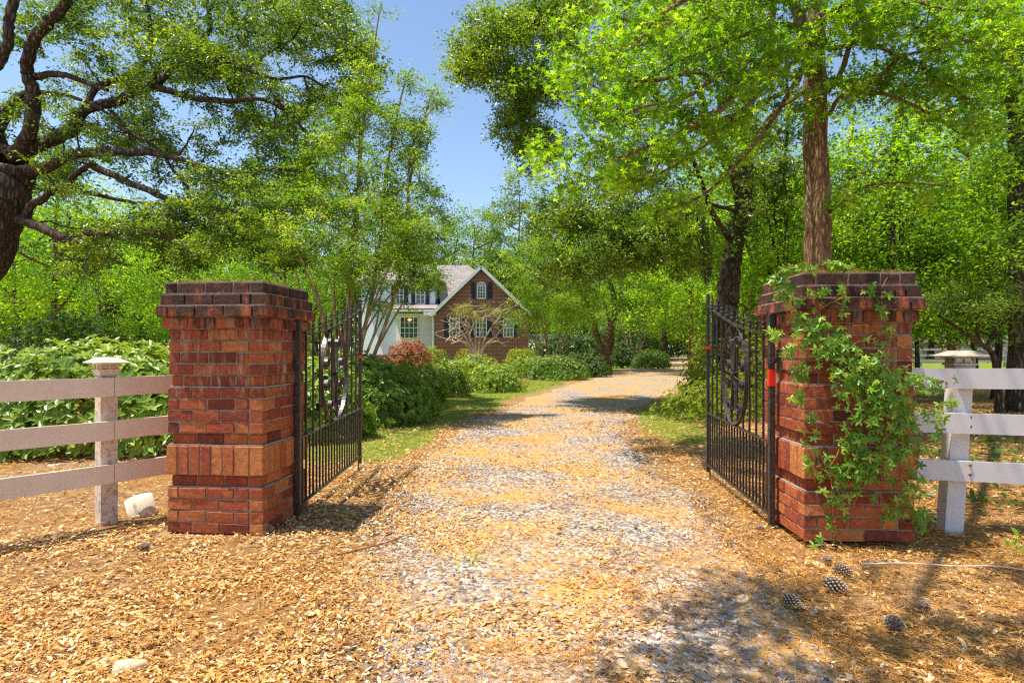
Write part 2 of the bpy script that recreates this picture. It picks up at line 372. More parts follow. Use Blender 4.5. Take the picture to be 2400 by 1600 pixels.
def shingle():
    m, nt, b = mat_new('shingles'); tc = node(nt, 'ShaderNodeTexCoord'); sx = node(nt, 'ShaderNodeSeparateXYZ'); nt.links.new(tc.outputs['Object'], sx.inputs[0])
    cb = node(nt, 'ShaderNodeCombineXYZ'); nt.links.new(sx.outputs['X'], cb.inputs[0]); nt.links.new(math_(nt, 'ADD', sx.outputs['Y'], sx.outputs['Z']), cb.inputs[1])
    br = node(nt, 'ShaderNodeTexBrick'); nt.links.new(cb.outputs[0], br.inputs['Vector']); br.inputs['Scale'].default_value = 1.0
    br.inputs['Brick Width'].default_value = .5; br.inputs['Row Height'].default_value = .26; br.inputs['Mortar Size'].default_value = .018
    br.inputs['Color1'].default_value = (.36, .31, .28, 1); br.inputs['Color2'].default_value = (.25, .215, .20, 1); br.inputs['Mortar'].default_value = (.12, .10, .10, 1)
    nt.links.new(br.outputs['Color'], b.inputs['Base Color']); b.inputs['Roughness'].default_value = .9; return m
M['shingle'] = shingle()

# ---------------------------------------------------------------- ground and driveway
def vnoise(x, y, sc, seed=0):
    "smooth value noise, 0..1"
    g = np.random.default_rng(seed); T = g.random((64, 64)); x = np.asarray(x)*sc; y = np.asarray(y)*sc
    i = np.floor(x).astype(int); j = np.floor(y).astype(int); fx = x-i; fy = y-j
    fx = fx*fx*(3-2*fx); fy = fy*fy*(3-2*fy); t = lambda a, b: T[a % 64, b % 64]
    return (t(i, j)*(1-fx)+t(i+1, j)*fx)*(1-fy) + (t(i, j+1)*(1-fx)+t(i+1, j+1)*fx)*fy
def fbm(x, y, sc, seed=0): return .55*vnoise(x, y, sc, seed)+.3*vnoise(x, y, sc*2.1, seed+1)+.15*vnoise(x, y, sc*4.3, seed+2)
_Y  = [-4, 2, 3, 3.5, 4.5, 6, 7.6, 10, 13, 16.7, 21.8, 31, 39, 50, 60, 80, 110, 150]
_XL = [-.3, -.6, -.85, -.95, -.95, -1.0, -1.1, -.85, -.47, .36, 2.0, 4.9, 7.6, 11.0, 13.5, 18, 27, 40]
_XR = [1.5, 1.25, 1.35, 1.4, 1.5, 1.6, 1.7, 2.0, 2.6, 4.3, 7.0, 9.6, 12.3, 17, 21, 27, 37, 50]
def xl(y): return np.interp(y, _Y, _XL)
def xr(y): return np.interp(y, _Y, _XR)
def gravel_mask(x, y):
    w = .35+.02*np.asarray(y); n = (fbm(x, y, .8, 5)-.5)*w*1.6
    return np.clip(np.minimum(x-xl(y)+n, xr(y)-x+n)/w+.5, 0, 1)
def sm(a, b, v): v = np.clip((v-a)/(b-a), 0, 1); return v*v*(3-2*v)
def grass_mask(x, y):
    x = np.asarray(x, float); y = np.asarray(y, float); n = fbm(x, y, .6, 11)-.5
    el = xl(y)-x; er = x-xr(y)
    a = sm(6.3, 7.6, y+n)*sm(.05, .5, el+n*.9)*(1-sm(1.0+.03*y, 1.9+.05*y, el+n))      # verge left of the drive
    b = sm(7.4, 9.0, y+n*2)*sm(.0, .5, er+n)*(1-sm(1.2, 2.2, er+n*1.5))*(1-sm(13, 18, y))*.9
    lawn = sm(24, 29, y+n*4)*(1-sm(44, 52, x+0*y))*sm(0, 1.2, np.maximum(el, er)+n)*(1-sm(-6, -2, -x+n*3-y*.0)*(y < 33)*.75)
    c = sm(6.0, 8.0, -x+y*.25)*.0
    left = sm(2.4, 3.0, -x)*sm(4.6, 5.6, y+x*.3)*(1-sm(7.0, 8.0, y))*sm(-.02, .16, n)*.8  # thin tufts by the left fence
    left2 = sm(7, 9, -x)*sm(14, 20, y)
    return np.clip(a+b+lawn+left+left2, 0, 1)
def build_ground():
    xs = np.concatenate([-np.geomspace(8, 420, 60)[::-1], np.arange(-7.9, 8, .1), np.geomspace(8.1, 420, 60)])
    ys = np.concatenate([-np.geomspace(1, 200, 20)[::-1], np.arange(-.9, 16, .1), np.geomspace(16.1, 420, 110)])
    X, Y = np.meshgrid(xs, ys); Z = gz(X, Y)
    near = (np.abs(X) < 8) & (Y < 16)
    Z = Z + near*(fbm(X, Y, 1.3, 3)-.5)*.02
    V = np.stack([X, Y, Z], -1).reshape(-1, 3); nx = len(xs); ny = len(ys)
    i = (np.arange(ny-1)[:, None]*nx + np.arange(nx-1)[None]).ravel()
    Q = np.stack([i, i+1, i+nx+1, i+nx], 1)
    o = link_mesh('ground', V, Q, M['soil'], smooth=True); tag(o, kind='structure')
    a = o.data.attributes.new('grass', 'FLOAT', 'POINT'); a.data.foreach_set('value', grass_mask(X, Y).ravel().astype(np.float32))
def soil():
    m, nt, b = mat_new('soil'); v = coords(nt)
    n1 = noise(nt, 1.1, 6, .6, v); n2 = noise(nt, 11, 6, .7, v); n3 = noise(nt, 60, 5, .7, v)
    c = ramp(nt, n2, [(.3, (.15, .08, .04)), (.5, (.33, .20, .10)), (.7, (.56, .40, .22))])
    c = mixc(nt, ramp(nt, n1, [(.45, (0, 0, 0)), (.62, (1, 1, 1))]), c, ramp(nt, n3, [(.35, (.18, .08, .025)), (.65, (.52, .26, .07))]))
    c = mixc(nt, ramp(nt, n3, [(.28, (.8, .8, .8)), (.4, (0, 0, 0))]), c, (.12, .07, .04))
    g = ramp(nt, noise(nt, 8, 6, .75, v), [(.3, (.07, .11, .015)), (.5, (.18, .23, .03)), (.72, (.40, .37, .09))])
    gm = math_(nt, 'ADD', attr(nt, 'grass'), math_(nt, 'MULTIPLY', math_(nt, 'SUBTRACT', n2, .5), 1.2))
    c = mixc(nt, ramp(nt, gm, [(.35, (0, 0, 0)), (.6, (1, 1, 1))]), c, g)
    nt.links.new(c, b.inputs['Base Color']); b.inputs['Roughness'].default_value = .95; b.inputs['Specular IOR Level'].default_value = .1
    bump(nt, b, math_(nt, 'ADD', n2, n3), .8, .03); return m
def gravel():
    m, nt, b = mat_new('gravel'); v = coords(nt)
    vo = node(nt, 'ShaderNodeTexVoronoi'); vo.inputs['Scale'].default_value = 42; nt.links.new(v, vo.inputs['Vector'])
    sx = node(nt, 'ShaderNodeSeparateColor'); nt.links.new(vo.outputs['Color'], sx.inputs[0])
    c = ramp(nt, sx.outputs[0], [(0, (.07, .06, .06)), (.35, (.19, .165, .155)), (.7, (.36, .31, .275)), (1, (.62, .54, .45))])
    n1 = noise(nt, .9, 5, .6, v); n2 = noise(nt, 30, 5, .7, v)
    st = math_(nt, 'ADD', math_(nt, 'MULTIPLY', n1, .9), math_(nt, 'MULTIPLY', n2, .55))
    c = mixc(nt, ramp(nt, st, [(.66, (0, 0, 0)), (.82, (1, 1, 1))]), c, ramp(nt, n2, [(.35, (.34, .16, .04)), (.65, (.68, .38, .11))]))
    nt.links.new(c, b.inputs['Base Color']); b.inputs['Roughness'].default_value = .9; b.inputs['Specular IOR Level'].default_value = .2
    bump(nt, b, math_(nt, 'SUBTRACT', 1, vo.outputs['Distance']), .9, .012); return m
M['soil'] = soil(); M['gravel'] = gravel()
build_ground()
def build_drive():
    ys = np.concatenate([np.arange(-4, 24, .12), np.geomspace(24, 150, 90)])
    n = 23; V = []
    for k in range(n):
        t = k/(n-1); L = xl(ys)+(fbm(ys, ys*0+3, 1.1, 21)-.5)*(.5+.02*ys); Rr = xr(ys)+(fbm(ys, ys*0+9, 1.1, 31)-.5)*(.5+.02*ys)
        x = L+(Rr-L)*t
        z = gz(x, ys) + ((np.abs(x) < 8) & (ys < 16))*(fbm(x, ys, 1.3, 3)-.5)*.02 + .012*math.sin(math.pi*t)**.5 + (.006 if 0 < k < n-1 else -.02)
        V.append(np.stack([x, ys, z], 1))
    V = np.array(V).transpose(1, 0, 2); m = len(ys)
    i = (np.arange(m-1)[:, None]*n+np.arange(n-1)[None]).ravel()
    o = link_mesh('driveway', V.reshape(-1, 3), np.stack([i, i+1, i+n+1, i+n], 1), M['gravel'], smooth=True); tag(o, kind='structure')
build_drive()

def field(n, y0, y1, pw, dens, xa=None, wide=1.02):
    "n tries of ground points, thinner with distance; kept where dens(x, y) says so"
    u = RNG.random(n); y = (y0**pw + u*(y1**pw-y0**pw))**(1/pw)
    x = (RNG.random(n)*2-1)*(y*wide+.4) if xa is None else xa[0]+RNG.random(n)*(xa[1]-xa[0])
    k = RNG.random(n) < dens(x, y); return x[k], y[k]
PILLARS = ((-1.745, 4.15, R(-5.5)), (1.91, 3.98, R(-3.0)))     # front corner next to the drive, turn
def off_pillars(x, y):
    a = (x > -2.50) & (x < -1.72) & (y > 4.12) & (y < 4.95); b = (x > 1.9) & (x < 2.63) & (y > 3.96) & (y < 4.75)
    return ~(a | b)
def gnd(x, y): return gz(x, y) + (fbm(x, y, 1.3, 3)-.5)*.02
# stones of the drive
def stones():
    tv = np.array([(x, y, z) for x in (-1, 1) for y in (-1, 1) for z in (-1, 1)])*.5
    tq = np.array([[0,1,3,2],[4,6,7,5],[0,4,5,1],[2,3,7,6],[0,2,6,4],[1,5,7,3]])
    d = lambda x, y: gravel_mask(x, y)*off_pillars(x, y)*(.35+.65*sm(.35, .6, fbm(x, y, 1.6, 41)))
    x, y = field(150000, 1.6, 11, .5, d); n = len(x)
    s = (.006+.009*RNG.random(n)**2.2)*(1+.07*np.clip(y-3, 0, 8)); s[RNG.random(n) < .012] *= 1.8
    z = gnd(x, y)+.010+s*.15
    S = s[:, None]*RNG.uniform(.65, 1.35, (n, 3))*np.array([1.25, 1.0, .75])
    V, Q = scatter((tv, tq), np.stack([x, y, z], 1), unit(n)*[1, 1, .35], unit(n)*.5+[0, 0, 1], S, jit=.17)
    m, nt, b = mat_new('stone_chip'); c = ramp(nt, attr(nt), [(0, (.10, .095, .10)), (.4, (.27, .245, .24)), (.75, (.48, .42, .38)), (1, (.80, .72, .62))])
    nt.links.new(c, b.inputs['Base Color']); b.inputs['Roughness'].default_value = .85
    o = link_mesh('gravel_stones', V, Q, m, tint=np.repeat(np.clip(RNG.normal(.5, .30, n), 0, 1), 6), smooth=False)
    tag(o, 'loose grey and white stones lying over the gravel driveway', 'gravel', kind='stuff')
stones()
def litter():
    def d(x, y):
        n = fbm(x, y, 1.5, 51); g = gravel_mask(x, y)
        left = 1-sm(-1.1, -.2, x-.25*(y < 4))
        dens = (1-g)*(.95*(x < 0)+.62*(x >= 0)) + g*(.10+.75*sm(.50, .66, n)+.45*left)
        dens = dens*(1-.75*grass_mask(x, y))*(.30+.70*sm(.33, .52, fbm(x, y, 2.3, 57)))*(1-.5*((x < -2.0) & (y > 4.3)))
        bare = np.exp(-(((x+1.35)/.28)**2+((y-2.95)/.16)**2))       # scuffed bare patch
        return np.clip(dens*(1-.8*bare), 0, 1)*off_pillars(x, y)*(1-.45*((x < -2.2) & (y > 4.7)))
    x, y = field(300000, 1.6, 14, .5, d); n = len(x)
    s = (.013+.026*RNG.random(n)**1.3)*(1+.05*np.clip(y-3, 0, 9)); s[RNG.random(n) < .03] *= 1.6
    z = gnd(x, y)+.010+.016*RNG.random(n)
    nr = RNG.normal(0, .38, (n, 3)); nr[:, 2] = 1
    a = RNG.uniform(0, 2*math.pi, n); ax = np.stack([np.cos(a), np.sin(a), RNG.normal(0, .18, n)], 1)
    V, Q = scatter(leaf_elliptic(.36, .22, .16), np.stack([x, y, z], 1), ax, nr, s, jit=.035)
    o = link_mesh('fallen_leaves', V, Q, M['litter'], tint=np.repeat(np.clip(RNG.beta(1.7, 1.5, n), 0, 1), 2), smooth=True)
    tag(o, 'dry tan and orange oak leaves covering the ground', 'fallen leaves', kind='stuff')
    # pine straw
    def d2(x, y):
        n = fbm(x, y, 1.2, 71); g = gravel_mask(x, y)
        right = sm(.6, 1.6, x-.1*(y-3))
        return np.clip((.34+.66*right)*(1-g)+g*(.16+.55*sm(.46, .60, n)+.3*right), 0, 1)*off_pillars(x, y)*(1-.5*grass_mask(x, y))
    x, y = field(120000, 1.6, 11, .5, d2); n = len(x); L = RNG.uniform(.07, .17, n); w = RNG.uniform(.0010, .0017, n)*(1+.10*np.clip(y-3, 0, 8))
    tv = np.array([[0,-.5,0],[0,.5,0],[.5,-.5,.06],[.5,.5,.06],[1,-.4,0],[1,.4,0.0]]); tq = np.array([[0,2,3,1],[2,4,5,3]])
    a = RNG.uniform(0, 2*math.pi, n)*.5 + .9*fbm(x, y, .9, 81)*math.pi*2
    ax = np.stack([np.cos(a), np.sin(a), RNG.normal(.02, .06, n)], 1)
    z = gnd(x, y)+.020+.018*RNG.random(n)
    V, Q = scatter((tv, tq), np.stack([x, y, z], 1), ax, np.tile([0., 0, 1], (n, 1))+RNG.normal(0, .25, (n, 3)), np.stack([L, w, L], 1))
    o = link_mesh('pine_straw', V, Q, M['straw'], tint=np.repeat(np.clip(RNG.normal(.5, .25, n), 0, 1), 2))
    tag(o, 'brown fallen pine needles strewn over drive and verge', 'pine straw', kind='stuff')
litter()
def lawn():
    d = lambda x, y: grass_mask(x, y)**1.5*(1-.9*gravel_mask(x, y))
    x, y = field(150000, 4.5, 30, .8, d); n = len(x)
    far = 1+.12*np.clip(y-8, 0, 30); s = RNG.uniform(.03, .065, n)*far**.6
    tv = np.array([[0,-.5,0],[0,.5,0],[.6,.35,0],[.6,-.35,0],[1,0,.12],[1,0,.12]]); tq = np.array([[0,3,2,1],[3,5,4,2]])
    ax = RNG.normal(0, .45, (n, 3)); ax[:, 2] = 1
    V, Q = scatter((tv[:5], np.array([[0,3,2,1]])), np.stack([x, y, gnd(x, y)-.004], 1), ax, unit(n), np.stack([s, .0045*far, s], 1))
    V2, T2 = V, None
    k = 5; base = (np.arange(n)*k)[:, None]; T = base+np.array([[3, 4, 2]])
    t = np.clip(RNG.normal(.55, .22, n)+(fbm(x, y, .7, 91)-.5)*.8, 0, 1)
    o = link_mesh('grass', V, [Q, T], M['grass'], tint=np.concatenate([t, t]))
    tag(o, 'thin sunlit grass growing along the edges of the drive', 'grass', kind='stuff')
lawn()

# ---------------------------------------------------------------- brick gate pillars
def pillar(name_label, corner, rz, zb, mirror, seed, H=1.77):
    """origin at the pillar's centre on the ground; half width .345"""
    g = np.random.default_rng(seed); W = .345
    cx_ = corner[0] + (W*math.cos(rz)*(-1 if not mirror else 1)) - W*math.sin(rz)
    cy_ = corner[1] + W*math.cos(rz) + (W*math.sin(rz)*(-1 if not mirror else 1))
    root = thing('brick_pillar', name_label, 'pillar', (cx_, cy_, zb), rz, 'brick pillars either side of the drive')
    rows = []; z = H; ch = .0815
    offs = [.015, .038, .058, .030, 0, 0, 0, 0, -.012, .006, .006, .006, .006, -.014, 'S', -.014, .008, .008, .008, .008]
    for o_ in offs:
        h = .212 if o_ == 'S' else ch
        rows.append((z-h, h, .012 if o_ == 'S' else o_, o_ == 'S')); z -= h
    body = MB(); capm = MB(); sold = MB(); mort = MB(); low = MB()
    J = .010
    for ri, (z0, h, o_, soldier) in enumerate(rows):
        w = W+o_; mort.box((0, 0, z0+h/2), (2*w-.016-(.02 if o_ > .02 else 0), 2*w-.016-(.02 if o_ > .02 else 0), h+.001*(ri % 2)))
        tgt = sold if soldier else capm if ri < 4 else low if ri > 14 else body
        bl = .0735 if soldier else .196
        for side in range(4):
            a = side*math.pi/2; dx, dy = math.cos(a), math.sin(a)          # along the side
            nx_, ny_ = dy, -dx                                            # outwards
            L = 2*w-.095; x = -w; first = .098*((ri+side) % 2) + .09
            cuts = [-w]; p = -w+ (first if not soldier else .088)
            while p < w-.095-.05: cuts.append(p); p += bl+J
            cuts.append(w-.095+.0)
            if cuts[-1]-cuts[-2] < .03: cuts.pop(-2)
            for k in range(len(cuts)-1):
                x0, x1 = cuts[k], cuts[k+1]-J; m_ = (x0+x1)/2; ln = x1-x0
                if ln < .02: continue
                out = w-.0475+g.normal(0, .0018); dep = .095
                t = float(np.clip(g.beta(2.4, 2.2)+(.14 if ri > 14 else 0)+(.10 if soldier else 0)-(.08 if ri < 4 else 0), 0, 1))
                if soldier and k in (0, len(cuts)-2): t = .95
                tgt.box((dx*m_+nx_*out, dy*m_+ny_*out, z0+h/2-J/2+g.normal(0, .0012)), (ln, dep, h-J), a, t, bev=.0045, jit=.0013)
    capm.done('cap_courses', M['brick'], root); body.done('body_courses', M['brick'], root)
    sold.done('soldier_course', M['brick'], root); low.done('base_courses', M['brick'], root); mort.done('mortar', M['mortar'], root)
    return root
PL = pillar('brick gate pillar with grey pipe stub on top and rusty runs, white fence joining it', (-1.735, 4.15), R(-5.5), 0.005, False, 3)
PR = pillar('mossy topped brick gate pillar overgrown with green climbing vine', (1.925, 3.93), R(-2.5), .035, True, 4)
# the right pillar's courses have slipped open near the top
cd = MB(); cd.tube([(.02, .05, 1.76), (.02, .05, 1.815)], .017, 12); cd.done('pipe_stub', M['conduit'], PL, True)
def straw_pile(cx, cy, z, w, n, label, name='pine_straw', leafn=40):
    x = cx+(RNG.random(n)-.5)*2*w; y = cy+(RNG.random(n)-.5)*2*w; L = RNG.uniform(.06, .15, n)
    a = RNG.uniform(0, 2*math.pi, n); ax = np.stack([np.cos(a), np.sin(a), RNG.normal(.02, .14, n)], 1)
    tv = np.array([[0,-.5,0],[0,.5,0],[.5,-.5,.06],[.5,.5,.06],[1,-.4,0],[1,.4,0.0]]); tq = np.array([[0,2,3,1],[2,4,5,3]])
    P = np.stack([x, y, z+.002+RNG.random(n)*.022], 1) - ax*L[:, None]*.5
    V, Q = scatter((tv, tq), P, ax, np.tile([0., 0, 1], (n, 1)), np.stack([L, np.full(n, .0018), L], 1))
    o = link_mesh(name, V, Q, M['straw'], tint=np.repeat(np.clip(RNG.normal(.5, .25, n), 0, 1), 2)); tag(o, label, 'pine straw', kind='stuff')
straw_pile(PL.location.x, PL.location.y, 1.775, .30, 700, 'dry pine needles lying on top of the pillar with the pipe stub')
straw_pile(PR.location.x, PR.location.y, 1.805, .31, 1300, 'thick mat of orange pine needles on top of the vine covered pillar')

# ---------------------------------------------------------------- wrought iron gates
def gate(label, hinge, far, zb, face, tagz, hinge_tape, rx=.325):
    """leaf from hinge to far end; local x along the leaf, y across it"""
    d = Vector((far[0]-hinge[0], far[1]-hinge[1], 0)); L = d.length; rz = math.atan2(d.y, d.x)
    root = thing('iron_gate', label, 'gate', (hinge[0], hinge[1], zb), rz, 'wrought iron gates standing open')
    def part(name, mb, mat='iron', parent=root, sm_=False): return mb.done(name, M[mat], parent, sm_)
    top = lambda u: 1.40+.33*(u/L)**1.7
    slope = .045
    zb_ = lambda u: .075+slope*u/L; zm = lambda u: .60+slope*u/L
    part('hinge_stile', MB().box((0, 0, .765), (.042, .042, 1.55), bev=.003))
    part('latch_stile', MB().box((L, 0, .945), (.030, .030, 1.80), bev=.003))
    part('bottom_rail', MB().beam((.02, 0, zb_(0)), (L, 0, zb_(L)), .030, .014))
    part('middle_rail', MB().beam((.02, 0, zm(0)), (L, 0, zm(L)), .034, .012))
    m = MB(); us = np.linspace(.02, L-.015, 13)
    for a, b in zip(us[:-1], us[1:]): m.beam((a-.003, 0, top(a)), (b+.003, 0, top(b)), .034, .012)
    part('top_rail', m)
    n = 10; sp = (L-.02)/(n+1); uc, rz_ = L*.50, .405; zc = 1.03
    zc = (top(uc)+zm(uc))/2+.0; rz_ = (top(uc)-zm(uc))/2-.008
    for k in range(1, n+1):
        u = k*sp+.01; segs = []
        inside = abs(u-uc) < rx-.02
        if inside and abs(u-uc) > .09:
            h = rz_*math.sqrt(1-((u-uc)/rx)**2); segs = [(zb_(u), zc-h), (zc+h, top(u))]
        else: segs = [(zb_(u), top(u))]
        for a, b in segs: br = part('bar', MB().box((u, 0, (a+b)/2), (.014, .014, b-a)))
        f = MB(); z = top(u)
        f.lathe((u, 0, z), [(.004, 0), (.012, .004), (.013, .010), (.006, .016), (.006, .024), (.017, .032), (.019, .042), (.010, .052), (.007, .058), (.015, .066), (.016, .076), (.008, .086), (.006, .096), (.009, .104), (.002, .145)], 10)
        part('finial', f, parent=br, sm_=True)
    for k in range(0, n+1):
        u = (k+.5)*sp+.01
        part('picket', MB().box((u, 0, (zb_(u)+zm(u))/2), (.013, .013, zm(u)-zb_(u))))
    # medallion of flat ribbon
    def ribbon(mb, P, w=.030, t=.0035, wt=1.0):
        P = np.asarray(P, float); dd = np.gradient(P, axis=0); dd /= np.linalg.norm(dd, axis=1)[:, None]+1e-9; nn = np.stack([-dd[:, 1], dd[:, 0]], 1)
        V = []
        for p, q in zip(P, nn):
            for sy, st in ((-1, -1), (1, -1), (1, 1), (-1, 1)): V.append((uc+p[0]+q[0]*t*st, sy*w/2, zc+p[1]+q[1]*t*st))
        k = len(P); i = np.arange(k-1)[:, None]*4; j = np.arange(4)[None]; j2 = (j+1) % 4
        Q = np.stack([i+j, i+j2, i+4+j2, i+4+j], -1).reshape(-1, 4).tolist()
        Q += [[3, 2, 1, 0], [4*k-4, 4*k-3, 4*k-2, 4*k-1]]
        mb.add(V, Q)
    t_ = np.linspace(0, 2*math.pi, 65)[:-1]; el = np.stack([rx*np.cos(t_), rz_*np.sin(t_)], 1); el = np.vstack([el, el[:2]])
    mm = MB(); ribbon(mm, el, .038, .004); part('oval_ring', mm, 'iron_worn_highlit')
    def scroll(ang, side, ln):
        "from the middle outwards, hugging the ring, ending in a curl towards side"
        ca, sa = math.cos(ang), math.sin(ang)
        P = [(0, 0)]; pts = []
        for s in np.linspace(0, 1, 12): pts.append((ln*s, side*.035*math.sin(s*math.pi*.5)*0+side*(.055*s**2)))
        c0 = np.array(pts[-1]); r0 = .056; cc = c0+np.array([0, -side*r0])
        for s in np.linspace(0, 1, 26)[1:]:
            a = side*(math.pi/2) - side*s*math.pi*2*1.25; r = r0*(1-.62*s); pts.append((cc[0]+r*math.cos(a), cc[1]+r*math.sin(a)))
        return np.array([(p[0]*ca-p[1]*sa, p[0]*sa+p[1]*ca) for p in pts])
    for ang, side, ln in ((68, 1, .30), (112, -1, .30), (-68, -1, .30), (-112, 1, .30), (24, -1, .20), (156, 1, .20), (-24, 1, .20), (-156, -1, .20)):
        mb = MB(); ribbon(mb, scroll(R(ang), side, ln*(1 if ln > .25 else rx/.325)), .034, .003); part('scroll', mb, 'iron_worn_highlit')
    mb = MB(); mb.tube([(uc, -.022, zc), (uc, .022, zc)], .020, 12); mb.tube([(uc, -.028, zc), (uc, .028, zc)], .010, 8); part('rosette', mb, sm_=False)
    # hinge hardware
    mb = MB(); mb.box((-.0, face*.06, 1.20), (.11, .012, .16), bev=.002); mb.box((0, face*.04, 1.205), (.03, .07, .022)); mb.lathe((0, 0, 1.18), [(.001, 0), (.034, 0), (.034, .014), (.001, .014)], 12)
    part('hinge_bracket', mb)
    mb = MB(); mb.box((-.005, face*.04, .10), (.03, .10, .03)); mb.lathe((0, 0, -.025), [(.001, 0), (.028, 0), (.028, .04), (.001, .04)], 12); part('lower_hinge', mb)
    part('drop_bolt', MB().box((L-.075, 0, -.03+zb_(L)), (.012, .012, .22)))
    part('red_tag', MB().box((L, 0, tagz), (.036, .036, .030)), 'redtape')
    if hinge_tape: part('red_tape', MB().box((0, 0, 1.075), (.0445, .0445, .12)), 'redtape')
    return root
gate('open iron gate leaf beside the pillar with the pipe stub', (-1.655, 4.62), (-1.665, 6.55), .015, 1, 1.21, False, .40)
gate('open iron gate leaf with red tape on its hinge post, beside the vine covered pillar', (1.885, 4.34), (1.985, 6.05), .02, -1, 1.30, True)

# ---------------------------------------------------------------- white board fences by the pillars
def board(a, b, h, name, parent, mat='fence', th=.026, seed=1):
    a = np.array(a, float); b = np.array(b, float); n = 14; g = np.random.default_rng(seed); mb = MB()
    d = b-a; L = np.linalg.norm(d); u = d/L; s = np.array([u[1], -u[0], 0]); s /= np.linalg.norm(s)
    ts = np.linspace(0, 1, n); wob = np.cumsum(g.normal(0, .0012, n)); V = []
    for t, w in zip(ts, wob):
        p = a+d*t+s*w
        for sy, sz in ((-1, -1), (-1, 1), (1, 1), (1, -1)): V.append(p+s*sy*th/2+np.array([0, 0, sz*h/2+g.normal(0, .0006)]))
    i = np.arange(n-1)[:, None]*4; j = np.arange(4)[None]; j2 = (j+1) % 4
    Q = np.stack([i+j, i+j2, i+4+j2, i+4+j], -1).reshape(-1, 4).tolist()+[[3, 2, 1, 0], [4*n-4, 4*n-3, 4*n-2, 4*n-1]]
    mb.add(V, Q); return mb.done(name, M[mat], parent)
def post_cap(p, rz, w, parent, mat, k=1.0):
    cap = MB(); x, y, z = p
    def ring(r, z_): return [(x+r*(cx_*math.cos(rz)-cy_*math.sin(rz)), y+r*(cx_*math.sin(rz)+cy_*math.cos(rz)), z+z_) for cx_, cy_ in ((-1,-1),(1,-1),(1,1),(-1,1))]
    prof = [(w*.56, 0), (w*.56, .026), (w*.66, .030), (w*.66, .042), (w*.56, .046)]
    V = sum([ring(r, a) for r, a in prof], []); Q = [[j*4+i, j*4+(i+1) % 4, (j+1)*4+(i+1) % 4, (j+1)*4+i] for j in range(4) for i in range(4)]; Q.append([16, 17, 18, 19])
    cap.add(V, Q)
    for cx_, cy_ in ((-1,-1),(1,-1),(1,1),(-1,1),(0,-1),(0,1),(-1,0),(1,0)):
        r = w*.50; cap.box((x+r*(cx_*math.cos(rz)-cy_*math.sin(rz)), y+r*(cx_*math.sin(rz)+cy_*math.cos(rz)), z+.063), (.012, .012, .036), rz)
    prof = [(w*.58, .078), (w*.60, .086), (w*1.02, .088), (w*1.05, .094), (w*.52, .128), (w*.44, .132)]
    V = sum([ring(r, a) for r, a in prof], []); Q = [[j*4+i, j*4+(i+1) % 4, (j+1)*4+(i+1) % 4, (j+1)*4+i] for j in range(5) for i in range(4)]; Q += [[20, 21, 22, 23], [3, 2, 1, 0]]
    cap.add(V, Q); o = cap.done('post_cap', M[mat], parent)
    lens = MB().box((x, y, z+.063), (w*.8, w*.8, .030), rz, .5); lens.done('lamp_lens', M['cap'], o); return o
fl = thing('board_fence', 'white three board fence with capped post, ending at the pillar with the pipe stub', 'fence', (-2.96, 4.34, 0), 0, 'white board fences joining the gate pillars')
def rel(o, p): return (p[0]-o.location.x, p[1]-o.location.y, p[2]-o.location.z)
A0, A1 = np.array([-4.9, 1.9]), np.array([-3.35, 3.905]); B = np.array([-2.975, 4.405]); C2 = np.array([-2.44, 5.12])
for k, zt in enumerate((1.092, .772, .452)):
    board(rel(fl, (A0[0], A0[1], zt-.07+.004)), rel(fl, (B[0]+.02, B[1]+.026, zt-.07)), .139, 'rail', fl, 'fence', seed=k)
    board(rel(fl, (B[0]+.022, B[1]+.029, zt-.07+.002)), rel(fl, (C2[0], C2[1], zt-.07+.01)), .139, 'rail', fl, 'fence', seed=k+5)
prz = math.atan2(C2[1]-B[1], C2[0]-B[0]); fp = (-3.03+.02, 4.455)
def post(fence, p, rz, w, h, mat_low, capmat, lean=(0, 0)):
    mb = MB(); V = [(p[0]+lean[0]*z+w/2*(a*math.cos(rz)-b*math.sin(rz)), p[1]+lean[1]*z+w/2*(a*math.sin(rz)+b*math.cos(rz)), z) for z in (-.15, .30, .31, h) for a, b in ((-1,-1),(1,-1),(1,1),(-1,1))]
    V = [rel(fence, v) for v in V]; mb.add(V, [[j*4+i, j*4+(i+1) % 4, (j+1)*4+(i+1) % 4, (j+1)*4+i] for j in range(3) for i in range(4)]+[[12,13,14,15]])
    o = mb.done('post', M[mat_low], fence); post_cap(rel(fence, (p[0]+lean[0]*h, p[1]+lean[1]*h, h-.005)), rz, w, o, capmat); return o
post(fl, (-3.035, 4.47), prz, .112, 1.115, 'post_dirty', 'cap')
post(fl, (-4.72, 2.25), prz, .112, 1.115, 'post_dirty', 'cap')
fr = thing('board_fence', 'white three board fence with rust stained leaning post, ending behind the vine covered pillar', 'fence', (3.1, 4.2, 0), 0, 'white board fences joining the gate pillars')
D0, D1 = np.array([2.50, 4.22]), np.array([4.9, 3.83])
for k, (zt, tilt) in enumerate(((1.172, -.006), (.868, -.03), (.545, -.05))):
    board(rel(fr, (D0[0], D0[1], zt-.07)), rel(fr, (D1[0], D1[1], zt-.07+tilt)), .139, 'rail', fr, 'fence_white', seed=k+20)
rzr = math.atan2(D1[1]-D0[1], D1[0]-D0[0])
rp = post(fr, (3.10, 4.235), rzr, .118, 1.165, 'fence_white', 'cap_grey', lean=(.065, 0))
for zt in (.80, .47):
    for dz in (.035, -.03):
        s = MB(); s.tube([rel(fr, (3.135+.05*zt*.5, 4.105, zt+dz)), rel(fr, (3.135+.05*zt*.5, 4.098, zt+dz))], .010, 8); s.done('rusty_bolt', M['rust'], fr)
